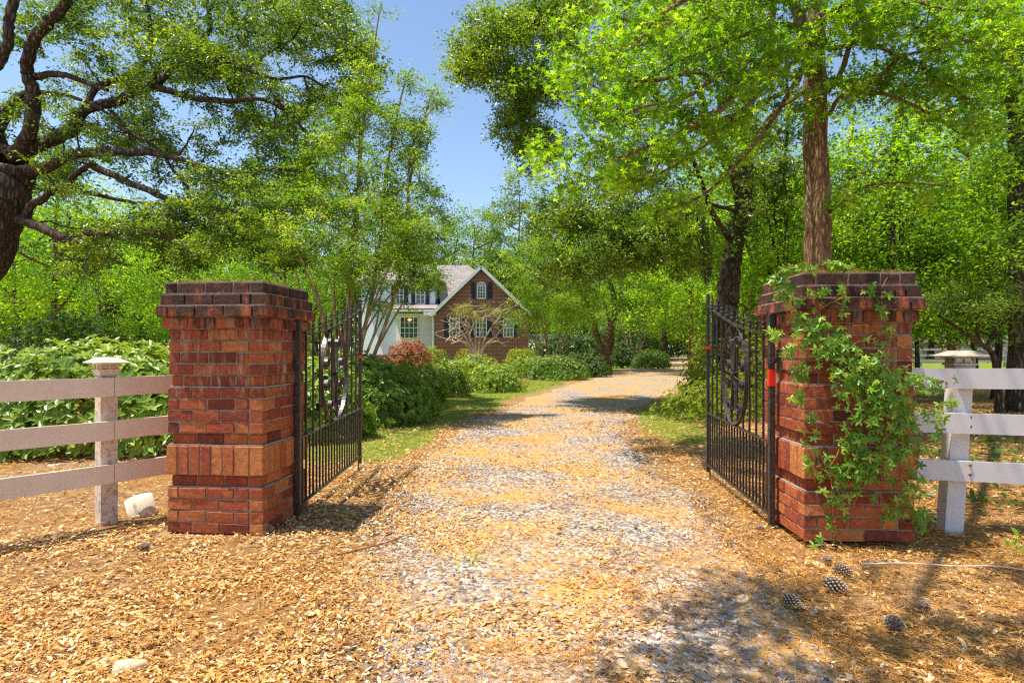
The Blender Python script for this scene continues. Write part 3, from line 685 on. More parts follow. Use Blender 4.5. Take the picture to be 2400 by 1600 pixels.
# low white pipe standing in the ground
m = MB(); m.lathe((0, 0, 0), [(.098, -.05), (.098, .135), (.089, .135), (.089, .02), (.001, .02)], 28)
o = m.done('pipe_stub', M['pvc'], None, True); o.location = (-2.93, 4.74, .0); o.rotation_euler = (R(9), R(-10), 0)
tag(o, 'short wide white pipe sticking out of the ground beside the left fence post', 'pipe')

# pine cones, sticks and other small things on the ground
def cone_mesh(name):
    mb = MB(); tips = MB(); n = 70
    mb.tube([(-.045, 0, 0), (-.03, 0, 0), (0, 0, 0), (.03, 0, 0), (.05, 0, 0)], [.010, .018, .020, .014, .004], 8)
    for i in range(n):
        t = i/n; x = -.045+.095*t; r = .034*math.sin(math.pi*(.22+.74*t))+.004; a = i*2.39996
        c = np.array([x, r*math.cos(a), r*math.sin(a)]); b = np.array([x-.012, .012*math.cos(a), .012*math.sin(a)])
        mb.beam(b, c, .011, .004); tips.box(c+np.array([.001, 0, 0]), (.007, .006, .006), a)
    return mb, tips
def pine_cone(label, p, rz, s=1.0, tilt=0.0, first=[None]):
    if first[0] is None:
        root = thing('pine_cone', label, 'pine cone'); mb, tp = cone_mesh('c'); mb.done('scales', M['cone'], root); tp.done('scale_tips', M['cone_tip'], root); first[0] = root
    else:
        root = first[0].copy(); COL.objects.link(root)
        for ch in first[0].children: c = ch.copy(); COL.objects.link(c); c.parent = root
    root.location = p; root.rotation_euler = (0, tilt, rz); root.scale = (s*.8, s*.8, s*.8); root['label'] = label; root['group'] = 'pine cones lying on the ground'
    return root
def gp(px, py):
    "ground point seen at a pixel"
    Y = CZ*F/(py-HY); return ((px-CX)/F*Y, Y, float(gnd(np.array([(px-CX)/F*Y]), np.array([Y]))[0]))
for lab, px, py, rz, s in (
    ('pine cone at the foot of the pillar with the pipe stub, in its shadow edge', 628, 1250, .1, 1.0),
    ('pine cone with dark hollow end, on the leaves in front of the white fence post', 340, 1296, 2.0, 1.05),
    ('small pine cone on the leaves in front of the pillar with the pipe stub', 475, 1292, .6, .55),
    ('pine cone by the foot of the gate hinge post with red tape', 1784, 1250, .4, .95),
    ('dark pine cone among straw close under the front corner of the vine covered pillar', 1926, 1288, .9, .9),
    ('pine cone in straw, first in the line leading away from the vine covered pillar', 1938, 1322, 1.2, .95),
    ('pine cone lying level beside the end of the pale cable', 1978, 1352, -.1, 1.15),
    ('largest open pine cone, on the straw between drive and right verge', 1958, 1392, -.5, 1.4),
    ('narrow stripped cone lying slanted at the edge of the gravel', 1858, 1428, -.7, 1.1),
    ('small dark pine cone in the shadow patch on the right verge', 2165, 1436, .8, 1.0),
    ('upright looking pine cone lowest in the photo, on the right verge', 2092, 1482, 1.3, 1.25),
    ('pine cone at the far foot of the gate leaf with red tape', 1652, 1093, .2, .9)):
    p = gp(px, py); o = pine_cone(lab, (p[0], p[1], p[2]+.034*s), rz, s*.95, .15)
def stick(label, P, r, mat='stick', name='stick', cat='stick'):
    P = smooth_line([(a, b, float(gnd(np.array([a]), np.array([b]))[0])+.028+c) for a, b, c in P], 5)
    V, Q = tube_np(P, np.linspace(r, r*.55, len(P)), 6, .06, 3)
    o = link_mesh(name, V, Q, M[mat], smooth=True); tag(o, label, cat); return o
def pp(L): return [(*gp(px, py)[:2], dz) for px, py, dz in L]
stick('long curved brown stick lying from leaves onto gravel in front of the left pillar shadow', pp([(790, 1312, 0), (850, 1298, .006), (905, 1284, .01), (947, 1264, 0)]), .009)
stick('short forked dark twig on the open gravel', pp([(1405, 1336, 0), (1425, 1328, .006), (1440, 1316, .012)]), .005)
stick('slim brown twig lying in the leaves at the left', pp([(100, 1400, 0), (125, 1388, .004), (150, 1376, .004)]), .008)
stick('thin pale cable stretched over the straw on the right verge', pp([(2022, 1340, .02), (2120, 1343, .03), (2240, 1346, .02), (2330, 1350, .03), (2430, 1360, .02)]), .0042, 'cable', 'cable', 'cable')
stick('bent dark twig beside the scuffed patch of bare soil', pp([(1470, 1400, 0), (1490, 1406, .01), (1512, 1412, 0)]), .005)
# pale stone half buried at the bottom left
mb = MB(); P = gp(300, 1572); tv = []
n = 22; a = np.linspace(0, 2*math.pi, n, endpoint=False); rr = 1+.16*np.sin(3*a+1)+.1*np.sin(5*a)
V = [(rr[i]*.062*s_*math.cos(a[i]), rr[i]*.035*s_*math.sin(a[i]), z) for s_, z in ((1.0, -.03), (1.02, .012), (.86, .026), (.45, .030)) for i in range(n)]
V.append((0, 0, .028)); mb.add(V, [[j*n+i, j*n+(i+1) % n, (j+1)*n+(i+1) % n, (j+1)*n+i] for j in range(3) for i in range(n)], [[3*n+i, 3*n+(i+1) % n, 4*n] for i in range(n)])
o = mb.done('flat_stone', M['stone'], None, True); o.location = (P[0], P[1], P[2]+.012); o.rotation_euler = (0, 0, .15)
tag(o, 'flat pale stone half buried in leaves at the bottom left', 'stone')

# ---------------------------------------------------------------- plants
def make_tree(name, label, cat, base, limbs, clusters, leaf, leafmat, barkmat, size, per, crad, seed=1, group=None, flat=.6,
              twigs=4, rad0=.02, tintbias=0.0, up=1.0, moss=0, density_in=None, sides=9, droop=.0, twig_vis=True, limb_name='limb', spread_t=.22):
    """limbs: [(points, r0, r1)], the first is the trunk. clusters: (n,3) world points for leaf sprays."""
    g = np.random.default_rng(seed); base = np.array(base, float)
    root = thing(name, label, cat, tuple(base), 0, group)
    nodes = []; nrad = []
    for li, (P, r0, r1) in enumerate(limbs):
        S = smooth_line(P, 5); t = np.linspace(0, 1, len(S)); rr = r0+(r1-r0)*t**.8
        if len(S) > 3: S[1:-1] += g.normal(0, 1, (len(S)-2, 3))*(rr[1:-1]*.10)[:, None]
        if li == 0: rr = rr*(1+.35*np.exp(-t*14))
        V, Q = tube_np(S, rr, 14 if r0 > .12 else sides, .035, seed+li)
        link_mesh('trunk' if li == 0 else limb_name, V, Q, M[barkmat], root, smooth=True, origin=base)
        k = t > (.35 if li == 0 else .12); nodes.append(S[k]); nrad.append(rr[k])
    N = np.vstack(nodes); NR = np.concatenate(nrad)
    C = np.asarray(clusters, float)
    if len(C):
        d0 = np.array([np.min(np.sum((N-c)**2, 1)) for c in C]); order = np.argsort(d0)
        NN = np.zeros((len(N)+len(C)*5, 3)); RR = np.zeros(len(NN)); NN[:len(N)] = N; RR[:len(N)] = NR; cnt = len(N)
        TV = []; TQ = []; tn = 0
        for ci in order:
            c = C[ci]; dd = np.sum((NN[:cnt]-c)**2, 1)+ (NN[:cnt, 2] > c[2]+.6)*.8; j = int(np.argmin(dd)); p = NN[j]; L = math.sqrt(max(dd[j], 1e-4))
            r0 = min(RR[j]*.75, rad0*(.45+.35*L)); m = 6
            t = np.linspace(0, 1, m)[:, None]; P = p+(c-p)*t
            P = P+np.array([0, 0, 1.0])*(t*(1-t))*L*.30*g.uniform(-.3, 1.0) + g.normal(0, .035*L+.004, (m, 3))*np.sin(t*math.pi)
            r = np.linspace(r0, max(.0035, r0*.4), m); V, Q = tube_np(P, r, 4 if r0 < .02 else 6)
            TV.append(V); TQ.append(Q+tn); tn += len(V)
            NN[cnt:cnt+5] = P[1:]; RR[cnt:cnt+5] = r[1:]; cnt += 5
        nC = len(C); ctr = C.mean(0)
        # sprays
        k = twigs; dirs = unit(nC*k, g); out = np.repeat(C-ctr, k, 0); out /= np.linalg.norm(out, axis=1)[:, None]+1e-6
        dirs = dirs+out*.5; dirs[:, 2] = dirs[:, 2]*flat-droop; dirs /= np.linalg.norm(dirs, axis=1)[:, None]
        TL = crad*g.uniform(.5, 1.25, nC*k); S0 = np.repeat(C, k, 0); 
        if twig_vis:
            u = np.cross(dirs, [0, 0, 1.0]); u /= np.linalg.norm(u, axis=1)[:, None]+1e-6; w = .0032+.0012*size/.06
            E = S0+dirs*TL[:, None]; V = np.stack([S0-u*w, S0+u*w, E, S0+np.array([0, 0, w*1.6])], 1).reshape(-1, 3)
            b = (np.arange(nC*k)*4)[:, None]
            TV.append(V); tris = np.concatenate([b+[0, 1, 2], b+[1, 3, 2], b+[3, 0, 2]]); tw_t = tris+tn
        else: tw_t = np.zeros((0, 3), int)
        link_mesh('branches', np.vstack(TV), [np.vstack(TQ), tw_t], M[barkmat], root, origin=base)
        m = max(1, per//k); n = nC*k*m
        t = g.uniform(.1, 1.08, n); I = np.repeat(np.arange(nC*k), m)
        pos = S0[I]+dirs[I]*(TL[I]*t)[:, None]+g.normal(0, spread_t*crad, (n, 3))*[1, 1, .7]
        ax = dirs[I]*.6+unit(n, g); ax[:, 2] = ax[:, 2]*.6-.12
        nr = g.normal(0, .7, (n, 3)); nr[:, 2] += up
        tint = np.clip(.43+tintbias+np.repeat(g.normal(0, .16, nC), k*m)+g.normal(0, .17, n), 0, 1)
        V, Q = scatter(leaf, pos, ax, nr, size*g.uniform(.5, 1.25, n), g=g)
        link_mesh('crown', V, Q, M[leafmat], root, rep(tint, leaf), origin=base)
    if moss:
        hang_moss(root, NN[:cnt], moss, g, base)
    return root
def hang_moss(root, N, n, g, base, where=None, ln=(.3, 1.1)):
    idx = g.integers(0, len(N), n) if where is None else where
    for i in idx:
        P0 = []; A = []; S = []
        L = g.uniform(*ln); m = int(60*L/.7); p = N[i]; t = g.random(m)
        P0.append(p+np.stack([g.normal(0, .05, m)*(1-.5*t), g.normal(0, .05, m)*(1-.5*t), -t*L], 1)); A.append(np.stack([g.normal(0, .16, m), g.normal(0, .16, m), -np.ones(m)], 1)); S.append(np.full(m, .16)*g.uniform(.7, 1.4, m))
        P0 = np.vstack(P0); A = np.vstack(A); S = np.concatenate(S); n = len(P0)
        tm = leaf_diamond(.045, .02); V, Q = scatter(tm, P0, A, unit(n, g), S, g=g)
        link_mesh('hanging_moss', V, Q, M['moss'], root, g.random(n), origin=base)
def dup(root, loc, rz=0.0, s=1.0, label=None):
    r = root.copy(); COL.objects.link(r); r.location = loc; r.rotation_euler = (0, 0, rz); r.scale = (s, s, s) if not hasattr(s, '__len__') else s
    if label: r['label'] = label
    for ch in root.children: c = ch.copy(); COL.objects.link(c); c.parent = r
    return r
def blob(px, py, Y, rx, ry, rd, n, g, hollow=0.0):
    "n cluster points in an ellipsoid given in photo pixels (rx, ry) and metres of depth (rd)"
    v = unit(n, g)*((hollow+(1-hollow)*g.random(n))**(1/2.2)*(1+.22*g.normal(0, 1, n)))[:, None]; D = Y+v[:, 1]*rd
    return np.stack([(px+v[:, 0]*rx-CX)/F*D, D, CZ+(HY-(py+v[:, 2]*ry))/F*D], 1)
def pl(L):  # limb points as (px, py, Y)
    return [at(*p) for p in L]
LD, LE, LS = leaf_diamond(.45, .10), leaf_elliptic(.42, .12, -.06), leaf_star()

def keep(C, f): return C[f(C)]
def px_of(C): return CX+C[:, 0]/C[:, 1]*F, HY-(C[:, 2]-CZ)/C[:, 1]*F
# where the photo shows open sky between the crowns: no sprays of the near trees there
_SK = np.array([(-400, 770, 1110), (0, 775, 1095), (40, 838, 1080), (100, 880, 1062), (150, 900, 1045), (185, 905, 1075), (230, 900, 1145), (320, 960, 1165), (345, 985, 1185), (375, 985, 1212), (420, 1000, 1215), (470, 1045, 1130), (490, 1060, 1100)])
def not_sky(C, pad=0):
    x, y = px_of(C); a = np.interp(y, _SK[:, 0], _SK[:, 1]); b = np.interp(y, _SK[:, 0], _SK[:, 2])
    return ~((x > a+pad) & (x < b-pad) & (y < 490))

# live oak at the left
g = np.random.default_rng(11); Y0 = 13.0
s5 = lambda L: pl([(x/2.45, y/2.45, Y) for x, y, Y in L])
limbs = [
 (pl([(-170, 960, 13.2), (-120, 800, 13.2), (-60, 640, 13.1), (-8, 520, 13), (18, 440, 13), (34, 385, 13)]), .62, .40),
 (s5([(-60, 1225, 13), (0, 1240, 13), (150, 1270, 12.8), (300, 1340, 12.5), (400, 1380, 12.3), (480, 1370, 12.2), (510, 1335, 12.1), (600, 1340, 12), (720, 1345, 11.8), (920, 1348, 11.6), (1060, 1400, 11.5)]), .20, .04),
 (s5([(150, 1250, 12.8), (185, 1175, 12.7), (250, 1140, 12.6), (305, 1080, 12.5), (380, 1065, 12.4), (430, 1005, 12.3), (540, 930, 12.2)]), .13, .07),
 (s5([(395, 1080, 12.4), (480, 1100, 12.3), (600, 1130, 12.1), (750, 1160, 12), (890, 1175, 11.9)]), .075, .04),
 (s5([(100, 985, 13), (250, 965, 12.8), (400, 890, 12.6), (560, 872, 12.4), (760, 875, 12.2), (900, 880, 12), (1050, 920, 11.8), (1200, 970, 11.6), (1400, 1015, 11.5), (1560, 970, 11.4), (1780, 985, 11.3)]), .20, .035),
 (s5([(90, 900, 13), (200, 840, 13.2), (330, 790, 13.4), (420, 730, 13.4), (500, 620, 13.4), (650, 590, 13.4), (800, 520, 13.3), (900, 480, 13.2), (960, 430, 13.2), (1080, 330, 13.2), (1180, 230, 13.2)]), .27, .06),
 (s5([(900, 500, 13.2), (1100, 560, 13), (1300, 580, 12.8), (1500, 570, 12.7), (1640, 640, 12.6), (1760, 760, 12.5)]), .12, .035),
 (s5([(60, 905, 13), (130, 840, 13), (185, 700, 12.9), (190, 520, 12.8), (155, 390, 12.7), (185, 250, 12.6), (270, 140, 12.5), (350, 60, 12.4), (400, -60, 12.3)]), .24, .13),
 (s5([(195, 440, 12.8), (300, 428, 12.7), (400, 440, 12.5), (510, 482, 12.4), (620, 520, 12.3)]), .12, .05),
 (s5([(30, 900, 13), (-30, 760, 13), (80, 600, 13.2), (160, 540, 13.4)]), .30, .16),
 (s5([(-60, 420, 12), (5, 340, 12), (45, 240, 12), (55, 120, 12), (85, -20, 12)]), .15, .13),
 (s5([(540, 960, 12.3), (750, 1050, 12.1), (1000, 1160, 11.9), (1150, 1185, 11.8), (1300, 1212, 11.6), (1450, 1250, 11.5), (1600, 1320, 11.4)]), .12, .03),
 (s5([(640, 640, 13.4), (760, 770, 13), (900, 850, 12.8), (1020, 1010, 12.6), (1110, 1110, 12.4), (1210, 1190, 12.2), (1330, 1205, 12.1)]), .065, .03),
 (s5([(1080, 330, 13.2), (1280, 345, 13.2), (1370, 380, 13.2), (1500, 430, 13.1), (1600, 455, 13), (1750, 440, 13), (1860, 500, 13)]), .09, .03),
 (s5([(1430, 390, 13.2), (1500, 330, 13.2), (1600, 270, 13.2), (1680, 225, 13.2), (1740, 120, 13.1)]), .06, .025),
 (s5([(860, 470, 13.3), (1000, 300, 13.5), (1190, 200, 13.5), (1200, 90, 13.5), (1175, -60, 13.5)]), .10, .07),
 (s5([(500, 600, 13.4), (560, 500, 13.6), (700, 450, 13.8), (850, 330, 14), (860, 120, 14), (830, -60, 14)]), .12, .05),
 (s5([(240, 530, 12.8), (420, 560, 12.5), (600, 640, 12.3), (720, 760, 12.2)]), .07, .03),
]
limbs = limbs[:1]+[(P, r0*.68, r1*.7) for P, r0, r1 in limbs[1:]]
B = []
for px, py, Y, rx, ry, rd, n in (
  (120, 40, 13, 240, 130, 2.5, 60), (420, 60, 13, 220, 110, 2.5, 75), (690, 60, 13, 150, 110, 2.2, 75), (830, 130, 13, 70, 90, 1.5, 34), (800, 10, 13, 80, 60, 1.5, 22),
  (500, 160, 12.5, 120, 60, 1.5, 62), (300, 190, 13, 150, 80, 2, 34), (120, 260, 13, 140, 100, 2, 30), (620, 260, 13, 160, 90, 2, 54), (800, 250, 13, 90, 60, 1.5, 26),
  (330, 330, 12.6, 170, 70, 2, 52), (150, 400, 12.5, 120, 60, 1.5, 26), (560, 420, 12, 180, 60, 1.6, 46), (700, 440, 11.8, 130, 80, 1.5, 44), (430, 500, 11.8, 140, 50, 1.3, 30),
  (560, 540, 11.6, 110, 60, 1.2, 34), (330, 540, 12, 130, 45, 1.2, 30), (430, 585, 11.5, 70, 45, 1.0, 22), (40, 440, 13, 90, 60, 1.6, 12), (700, 330, 12.5, 130, 60, 1.5, 26), (230, 590, 12.2, 110, 40, 1, 16), (660, 600, 11.5, 80, 40, 1, 14)):
    B += [blob(px, py, Y+1.7, rx*1.05, ry, rd*1.1, int(n*.86), g), blob(px, py, Y-.6, rx, ry, rd*.5, int(n*.20), g)]
B.append(np.stack([g.uniform(-11, -6.5, 90), g.uniform(12.5, 17, 90), g.uniform(10.5, 12.8, 90)], 1))       # crown above the frame
C = np.vstack(B); C = C[not_sky(C, -12)]
make_tree('live_oak', 'huge spreading live oak at the left, dark gnarled limbs hung with moss', 'tree', (-1.6-0, 13.2, 0) if 0 else (-12.0, 13.2, 0),
          [( [np.array([-12.9+.0, 13.2, -.1])]+limbs[0][0][1:], .62, .40)]+limbs[1:], C, LE, 'oak', 'bark_oak', .080, 170, .46, 11, flat=.5, twigs=7, rad0=.036, moss=30, spread_t=.13, tintbias=0)

# sweet gum behind the vine covered pillar
g = np.random.default_rng(12)
t7 = lambda L: pl([(1600+x/2.24, y/2.24, Y) for x, y, Y in L])
limbs = [
 ([np.array([5.10, 10, -.1]), np.array([5.12, 10, 1.2])]+pl([(1917, 560, 10), (1913, 420, 10), (1910, 250, 10), (1912, 120, 10), (1914, 0, 10), (1916, -160, 10), (1925, -420, 10)]), .245, .13),
 (t7([(700, 520, 9.93), (690, 380, 9.85), (655, 270, 9.8), (625, 120, 9.8), (590, 30, 9.8), (560, -80, 9.8)]), .13, .085),
 (t7([(650, 275, 9.8), (560, 262, 9.3), (480, 290, 8.8), (400, 350, 8.4), (330, 400, 8.0), (240, 540, 7.6), (120, 620, 7.3), (0, 680, 7.0), (-160, 760, 6.9), (-330, 830, 6.9)]), .075, .02),
 (t7([(470, 300, 8.8), (400, 320, 8.4), (300, 320, 8.0), (180, 400, 7.6), (60, 380, 7.4), (-120, 420, 7.2), (-300, 430, 7.2)]), .045, .015),
 (t7([(330, 400, 8.0), (250, 380, 7.6), (160, 420, 7.3), (0, 520, 7.0), (-200, 560, 6.9), (-380, 640, 6.9)]), .035, .012),
 (t7([(580, 10, 9.8), (440, -90, 8.4), (300, -160, 7.2), (100, -200, 6.4), (-60, -150, 6.0), (-200, -60, 6.0)]), .07, .018),
 (t7([(760, 480, 9.9), (830, 380, 9.6), (870, 260, 9.4), (930, 60, 9.2), (960, -60, 9)]), .05, .03),
 (t7([(770, 600, 10), (850, 480, 9.5), (1000, 430, 9), (1150, 300, 8.6), (1350, 260, 8.3)]), .04, .015),
 (t7([(770, 1110, 10), (860, 1050, 9.6), (960, 980, 9.2), (1150, 960, 8.8), (1400, 980, 8.6)]), .03, .012),
 (t7([(720, 120, 10), (860, 20, 9.0), (1050, -60, 8.2), (1300, -60, 7.6), (1500, 20, 7.2)]), .05, .02),
]
def side_sprays(P, g, every=.34, ln=(.4, 1.0), t0=.15, step=.27, sag=.12, fwd=.5):
    "cluster points along alternating side twigs of a limb"
    S = smooth_line(P, 10); seg = np.linalg.norm(np.diff(S, axis=0), axis=1); s = np.concatenate([[0], np.cumsum(seg)]); out = []
    for k, q in enumerate(np.arange(s[-1]*t0, s[-1], every)):
        i = min(np.searchsorted(s, q), len(S)-2); d_ = S[i+1]-S[max(i-1, 0)]; d_ /= np.linalg.norm(d_)+1e-9
        sd = np.cross(d_, [0, 0, 1.]); sd /= np.linalg.norm(sd)+1e-9; sd = sd*(1 if k % 2 else -1)+d_*fwd+g.normal(0, .35, 3)*[1, 1, .55]; L = g.uniform(*ln)*(1-.4*q/s[-1])
        for w in np.arange(step*.6, L+.01, step): out.append(S[i]+sd*w-[0, 0, sag*w*w]+g.normal(0, .05, 3))
    out.append(S[-1]); return np.array(out)
# more limbs fanning out to the left, in front of the darker crown
fan = [t7(L) for L in (
 [(640, 60, 9.8), (500, 0, 9.2), (360, 10, 8.6), (200, 60, 8.0), (40, 150, 7.6), (-90, 280, 7.4)],
 [(640, 150, 9.8), (500, 130, 9.1), (330, 180, 8.4), (150, 260, 7.9), (-40, 330, 7.5), (-260, 470, 7.3)],
 [(650, 275, 9.8), (470, 420, 9.0), (300, 600, 8.4), (120, 760, 8.0), (-60, 880, 7.8), (-250, 960, 7.7)],
 [(645, 330, 9.8), (540, 520, 9.2), (420, 700, 8.8), (250, 900, 8.4), (80, 1040, 8.1), (-120, 1110, 8.0)],
 [(600, -60, 9.8), (400, -40, 8.2), (180, -80, 7.0), (-20, 20, 6.2), (-140, 100, 5.9), (-230, 220, 5.8)],
 [(300, 600, 8.4), (160, 640, 7.9), (20, 700, 7.6), (-170, 900, 7.4), (-290, 930, 7.3)],
 [(760, 90, 9.9), (960, 60, 9.0), (1150, 120, 8.4), (1350, 180, 7.9), (1600, 240, 7.6)],
 [(770, 260, 9.9), (950, 230, 9.2), (1150, 300, 8.8), (1350, 420, 8.4), (1500, 520, 8.2)],
 [(780, 420, 9.9), (900, 480, 9.4), (1080, 500, 9.0), (1300, 600, 8.7), (1450, 700, 8.5)],
 [(760, -60, 9.9), (900, -120, 8.6), (1100, -60, 7.8), (1300, 30, 7.2), (1550, 60, 6.8)],
 [(640, 480, 9.9), (520, 560, 9.8), (430, 640, 9.7), (360, 760, 9.6)])]
limbs += [(P, .045, .012) for P in fan]
B = [side_sprays(P, g) for P in fan]+[side_sprays(L[0], g) for L in limbs[2:10]]
for px, py, Y, rx, ry, rd, n in (
  (1480, 60, 7.4, 130, 90, 1.2, 16), (1360, 160, 7.6, 110, 60, 1, 14), (1330, 350, 7.6, 110, 60, 1, 10), (1430, 280, 7.8, 140, 70, 1.2, 14), (1400, 430, 8, 130, 50, 1, 8),
  (1700, 60, 8, 120, 60, 1, 14), (2020, 60, 8.6, 130, 70, 1.2, 18), (2200, 60, 8, 130, 70, 1.2, 18), (2350, 80, 7.8, 90, 80, 1, 12), (2100, 190, 9, 140, 60, 1.2, 14), (2260, 200, 8.6, 120, 60, 1, 10), (2330, 300, 8.6, 80, 80, 1, 6)):
    B.append(blob(px, py, Y, rx, ry, rd, n, g))
C = np.vstack(B); C = C[not_sky(C, -6)]
HI = np.stack([g.uniform(2.5, 8.5, 90), g.uniform(7.5, 12.5, 90), g.uniform(7.8, 10.5, 90)], 1)
# sprays high over the right verge: they throw the shadow patches at the bottom right
SH = []
for gx, gy, z, s, n in ((1.25, 3.05, 6.2, .22, 7), (1.0, 2.72, 6.4, .2, 5), (1.75, 2.55, 6.0, .25, 6), (2.3, 2.9, 6.3, .3, 6), (.95, 2.2, 6.1, .2, 4), (2.55, 3.6, 6.5, .3, 5), (1.6, 2.1, 6.4, .3, 6), (3.2, 3.2, 6.4, .4, 6), (2.4, 2.2, 6.2, .3, 5), (3.9, 4.4, 6.2, .5, 8), (4.2, 5.4, 6.0, .6, 8)):
    SH.append(np.stack([gx-.35*z+g.normal(0, s, n), gy-.05*z+g.normal(0, s, n), z+g.normal(0, .25, n)], 1))
limbs.append(([at(1920, -120, 10), np.array([4.2, 8.4, 8.4]), np.array([2.6, 6.3, 7.9]), np.array([1.2, 4.4, 7.2]), np.array([.2, 3.2, 6.6]), np.array([-.6, 2.2, 6.3])], .09, .02))
make_tree('sweet_gum', 'tall sweet gum with straight brown trunk behind the vine covered pillar, star shaped leaves', 'tree', (5.10, 10, 0),
          limbs, np.vstack([C, HI]+SH), LS, 'gum', 'bark_gum', .115, 45, .30, 12, flat=.5, twigs=5, rad0=.018, up=.9, spread_t=.24, tintbias=.0)

# leaning oak with moss between gate and gum, its crown filling the top centre
g = np.random.default_rng(13)
limbs = [
 ([at(1690, 900, 14.5), at(1698, 760, 14.5)]+t7([(235, 1560, 14.5), (255, 1400, 14.5), (285, 1220, 14.5), (320, 1090, 14.5)]), .30, .20),
 (t7([(315, 1110, 14.5), (300, 1000, 14.4), (250, 880, 14.2), (205, 790, 14), (130, 700, 13.8), (60, 640, 13.6), (-80, 560, 13.4), (-260, 400, 13.2), (-480, 300, 13.2)]), .17, .06),
 (t7([(325, 1080, 14.5), (340, 880, 14.6), (330, 740, 14.7), (335, 600, 14.8), (370, 470, 14.9), (420, 360, 15), (450, 240, 15), (470, 60, 15), (480, -160, 15)]), .17, .09),
 (t7([(250, 1260, 14.4), (200, 1190, 14), (150, 1100, 13.6), (100, 960, 13.2), (60, 850, 13), (0, 760, 13)]), .08, .04),
 (t7([(280, 1110, 14.4), (210, 1090, 13.8), (120, 1070, 13.4), (0, 1090, 13.2), (-140, 1130, 13), (-300, 1180, 13)]), .05, .02),
 (t7([(390, 560, 14.9), (500, 500, 14.6), (600, 440, 14.4), (640, 330, 14.4)]), .07, .04),
 (t7([(-80, 560, 13.4), (-300, 620, 13.2), (-520, 560, 13.6), (-760, 480, 14)]), .06, .025),
 (t7([(130, 700, 13.8), (100, 520, 14), (0, 340, 14.4), (-200, 160, 14.8), (-500, 60, 15), (-900, 200, 15)]), .09, .03),
]
B = []
for px, py, Y, rx, ry, rd, n in (
  (1180, 70, 14.5, 130, 90, 1.8, 82), (1120, 150, 14.5, 85, 48, 1.2, 42), (1240, 200, 14.5, 100, 80, 1.5, 70), (1320, 60, 14.5, 120, 80, 1.8, 60), (1215, 290, 14.2, 50, 55, 1, 28), (1270, 340, 14, 60, 60, 1, 30),
  (1450, 180, 14.5, 150, 120, 2, 60), (1560, 60, 15, 140, 80, 2, 48), (1500, 380, 13.6, 160, 80, 1.6, 52), (1380, 500, 13.2, 150, 60, 1.3, 56), (1560, 520, 13.2, 110, 70, 1.3, 44), (1440, 590, 13, 150, 50, 1.2, 54), (1600, 620, 13.4, 60, 40, 1, 14),
  (1720, 300, 15, 90, 140, 1.6, 26), (1760, 480, 14.5, 80, 90, 1.4, 20), (1700, 60, 15, 120, 90, 2, 34), (1330, 640, 13.5, 90, 40, 1.2, 20), (1820, 420, 14.5, 60, 120, 1.2, 18)):
    B.append(blob(px, py, Y, rx, ry, rd, n, g))
C = np.vstack(B); C = C[not_sky(C, -5)]
LO = make_tree('moss_oak', 'leaning dark oak behind the right gate leaf, moss hanging from its fork', 'tree', (5.1, 14.5, 0), limbs, C, LE, 'oak', 'bark_oak', .080, 165, .46, 13, flat=.6, twigs=7, rad0=.034, moss=8, tintbias=.12, spread_t=.14)
mp = np.array([at(1652+dx, 545+dy, 13.8) for dx, dy in ((-5, -40), (0, -20), (3, 0), (-3, 10), (6, 20), (-8, 30), (1, 45), (10, 35))])
hang_moss(LO, mp, 0, np.random.default_rng(5), np.array([5.1, 14.5, 0]), where=np.repeat(np.arange(8), 8), ln=(.3, .75))

# crape myrtle clump behind the left gate leaf
def stems_tree(name, label, base, n, spread, H, crown, seed, leafsize=.05, per=120, crad=.32, r=.035, bark='bark_myrtle', leaf='myrtle', extra=(), group=None, tb=.0, cat='tree'):
    g = np.random.default_rng(seed); L = []
    for k in range(n):
        a = 2*math.pi*k/n+g.uniform(-.4, .4); s = spread*g.uniform(.5, 1.1); b = np.array(base)+[math.cos(a)*.22, math.sin(a)*.22, -.05]
        hh = H*g.uniform(.6, .85)
        L.append(([b, b+[math.cos(a)*s*.18, math.sin(a)*s*.18, hh*.3], b+[math.cos(a)*s*.5+g.normal(0, .06), math.sin(a)*s*.5, hh*.65], b+[math.cos(a)*s, math.sin(a)*s, hh]], r*g.uniform(.7, 1.2), r*.35))
    return make_tree(name, label, cat, base, L+list(extra), crown, LD, leaf, bark, leafsize, per, crad, seed, flat=.45, twigs=6, rad0=.014, group=group, limb_name='stem', tintbias=tb, up=1.3)
g = np.random.default_rng(14)
B = [blob(*a, g) for a in ((780, 350, 11.4, 150, 90, 1.4, 42), (900, 400, 11.4, 110, 90, 1.4, 56), (760, 480, 11.0, 190, 80, 1.6, 85), (930, 510, 11.0, 120, 70, 1.5, 68), (700, 570, 10.8, 150, 60, 1.4, 51), (880, 600, 10.8, 150, 50, 1.4, 51), (985, 560, 11.0, 60, 60, 1, 17),
   (840, 260, 11.4, 55, 60, .7, 28), (925, 300, 11.4, 40, 60, .6, 20), (980, 330, 11.4, 28, 45, .5, 13), (620, 480, 11.4, 100, 80, 1.2, 34), (1000, 450, 11.2, 40, 40, .6, 11), (960, 660, 10.6, 70, 34, .8, 11), (840, 680, 10.4, 60, 34, .7, 7))]
def shoot(P, n, g, s=.10):
    P = smooth_line(pl(P), 6); i = g.integers(0, len(P), n); return P[i]+g.normal(0, s, (n, 3))
SHO = [[(840, 420, 11.4), (842, 260, 11.4), (846, 190, 11.4), (848, 150, 11.4)], [(900, 440, 11.4), (925, 300, 11.4), (950, 190, 11.4), (966, 160, 11.4)], [(960, 430, 11.4), (985, 320, 11.4), (1005, 240, 11.4), (1022, 195, 11.4)], [(960, 380, 11.4), (990, 290, 11.4), (1030, 235, 11.4)], [(850, 300, 11.4), (870, 170, 11.4), (886, 50, 11.4), (896, 15, 11.4)]]
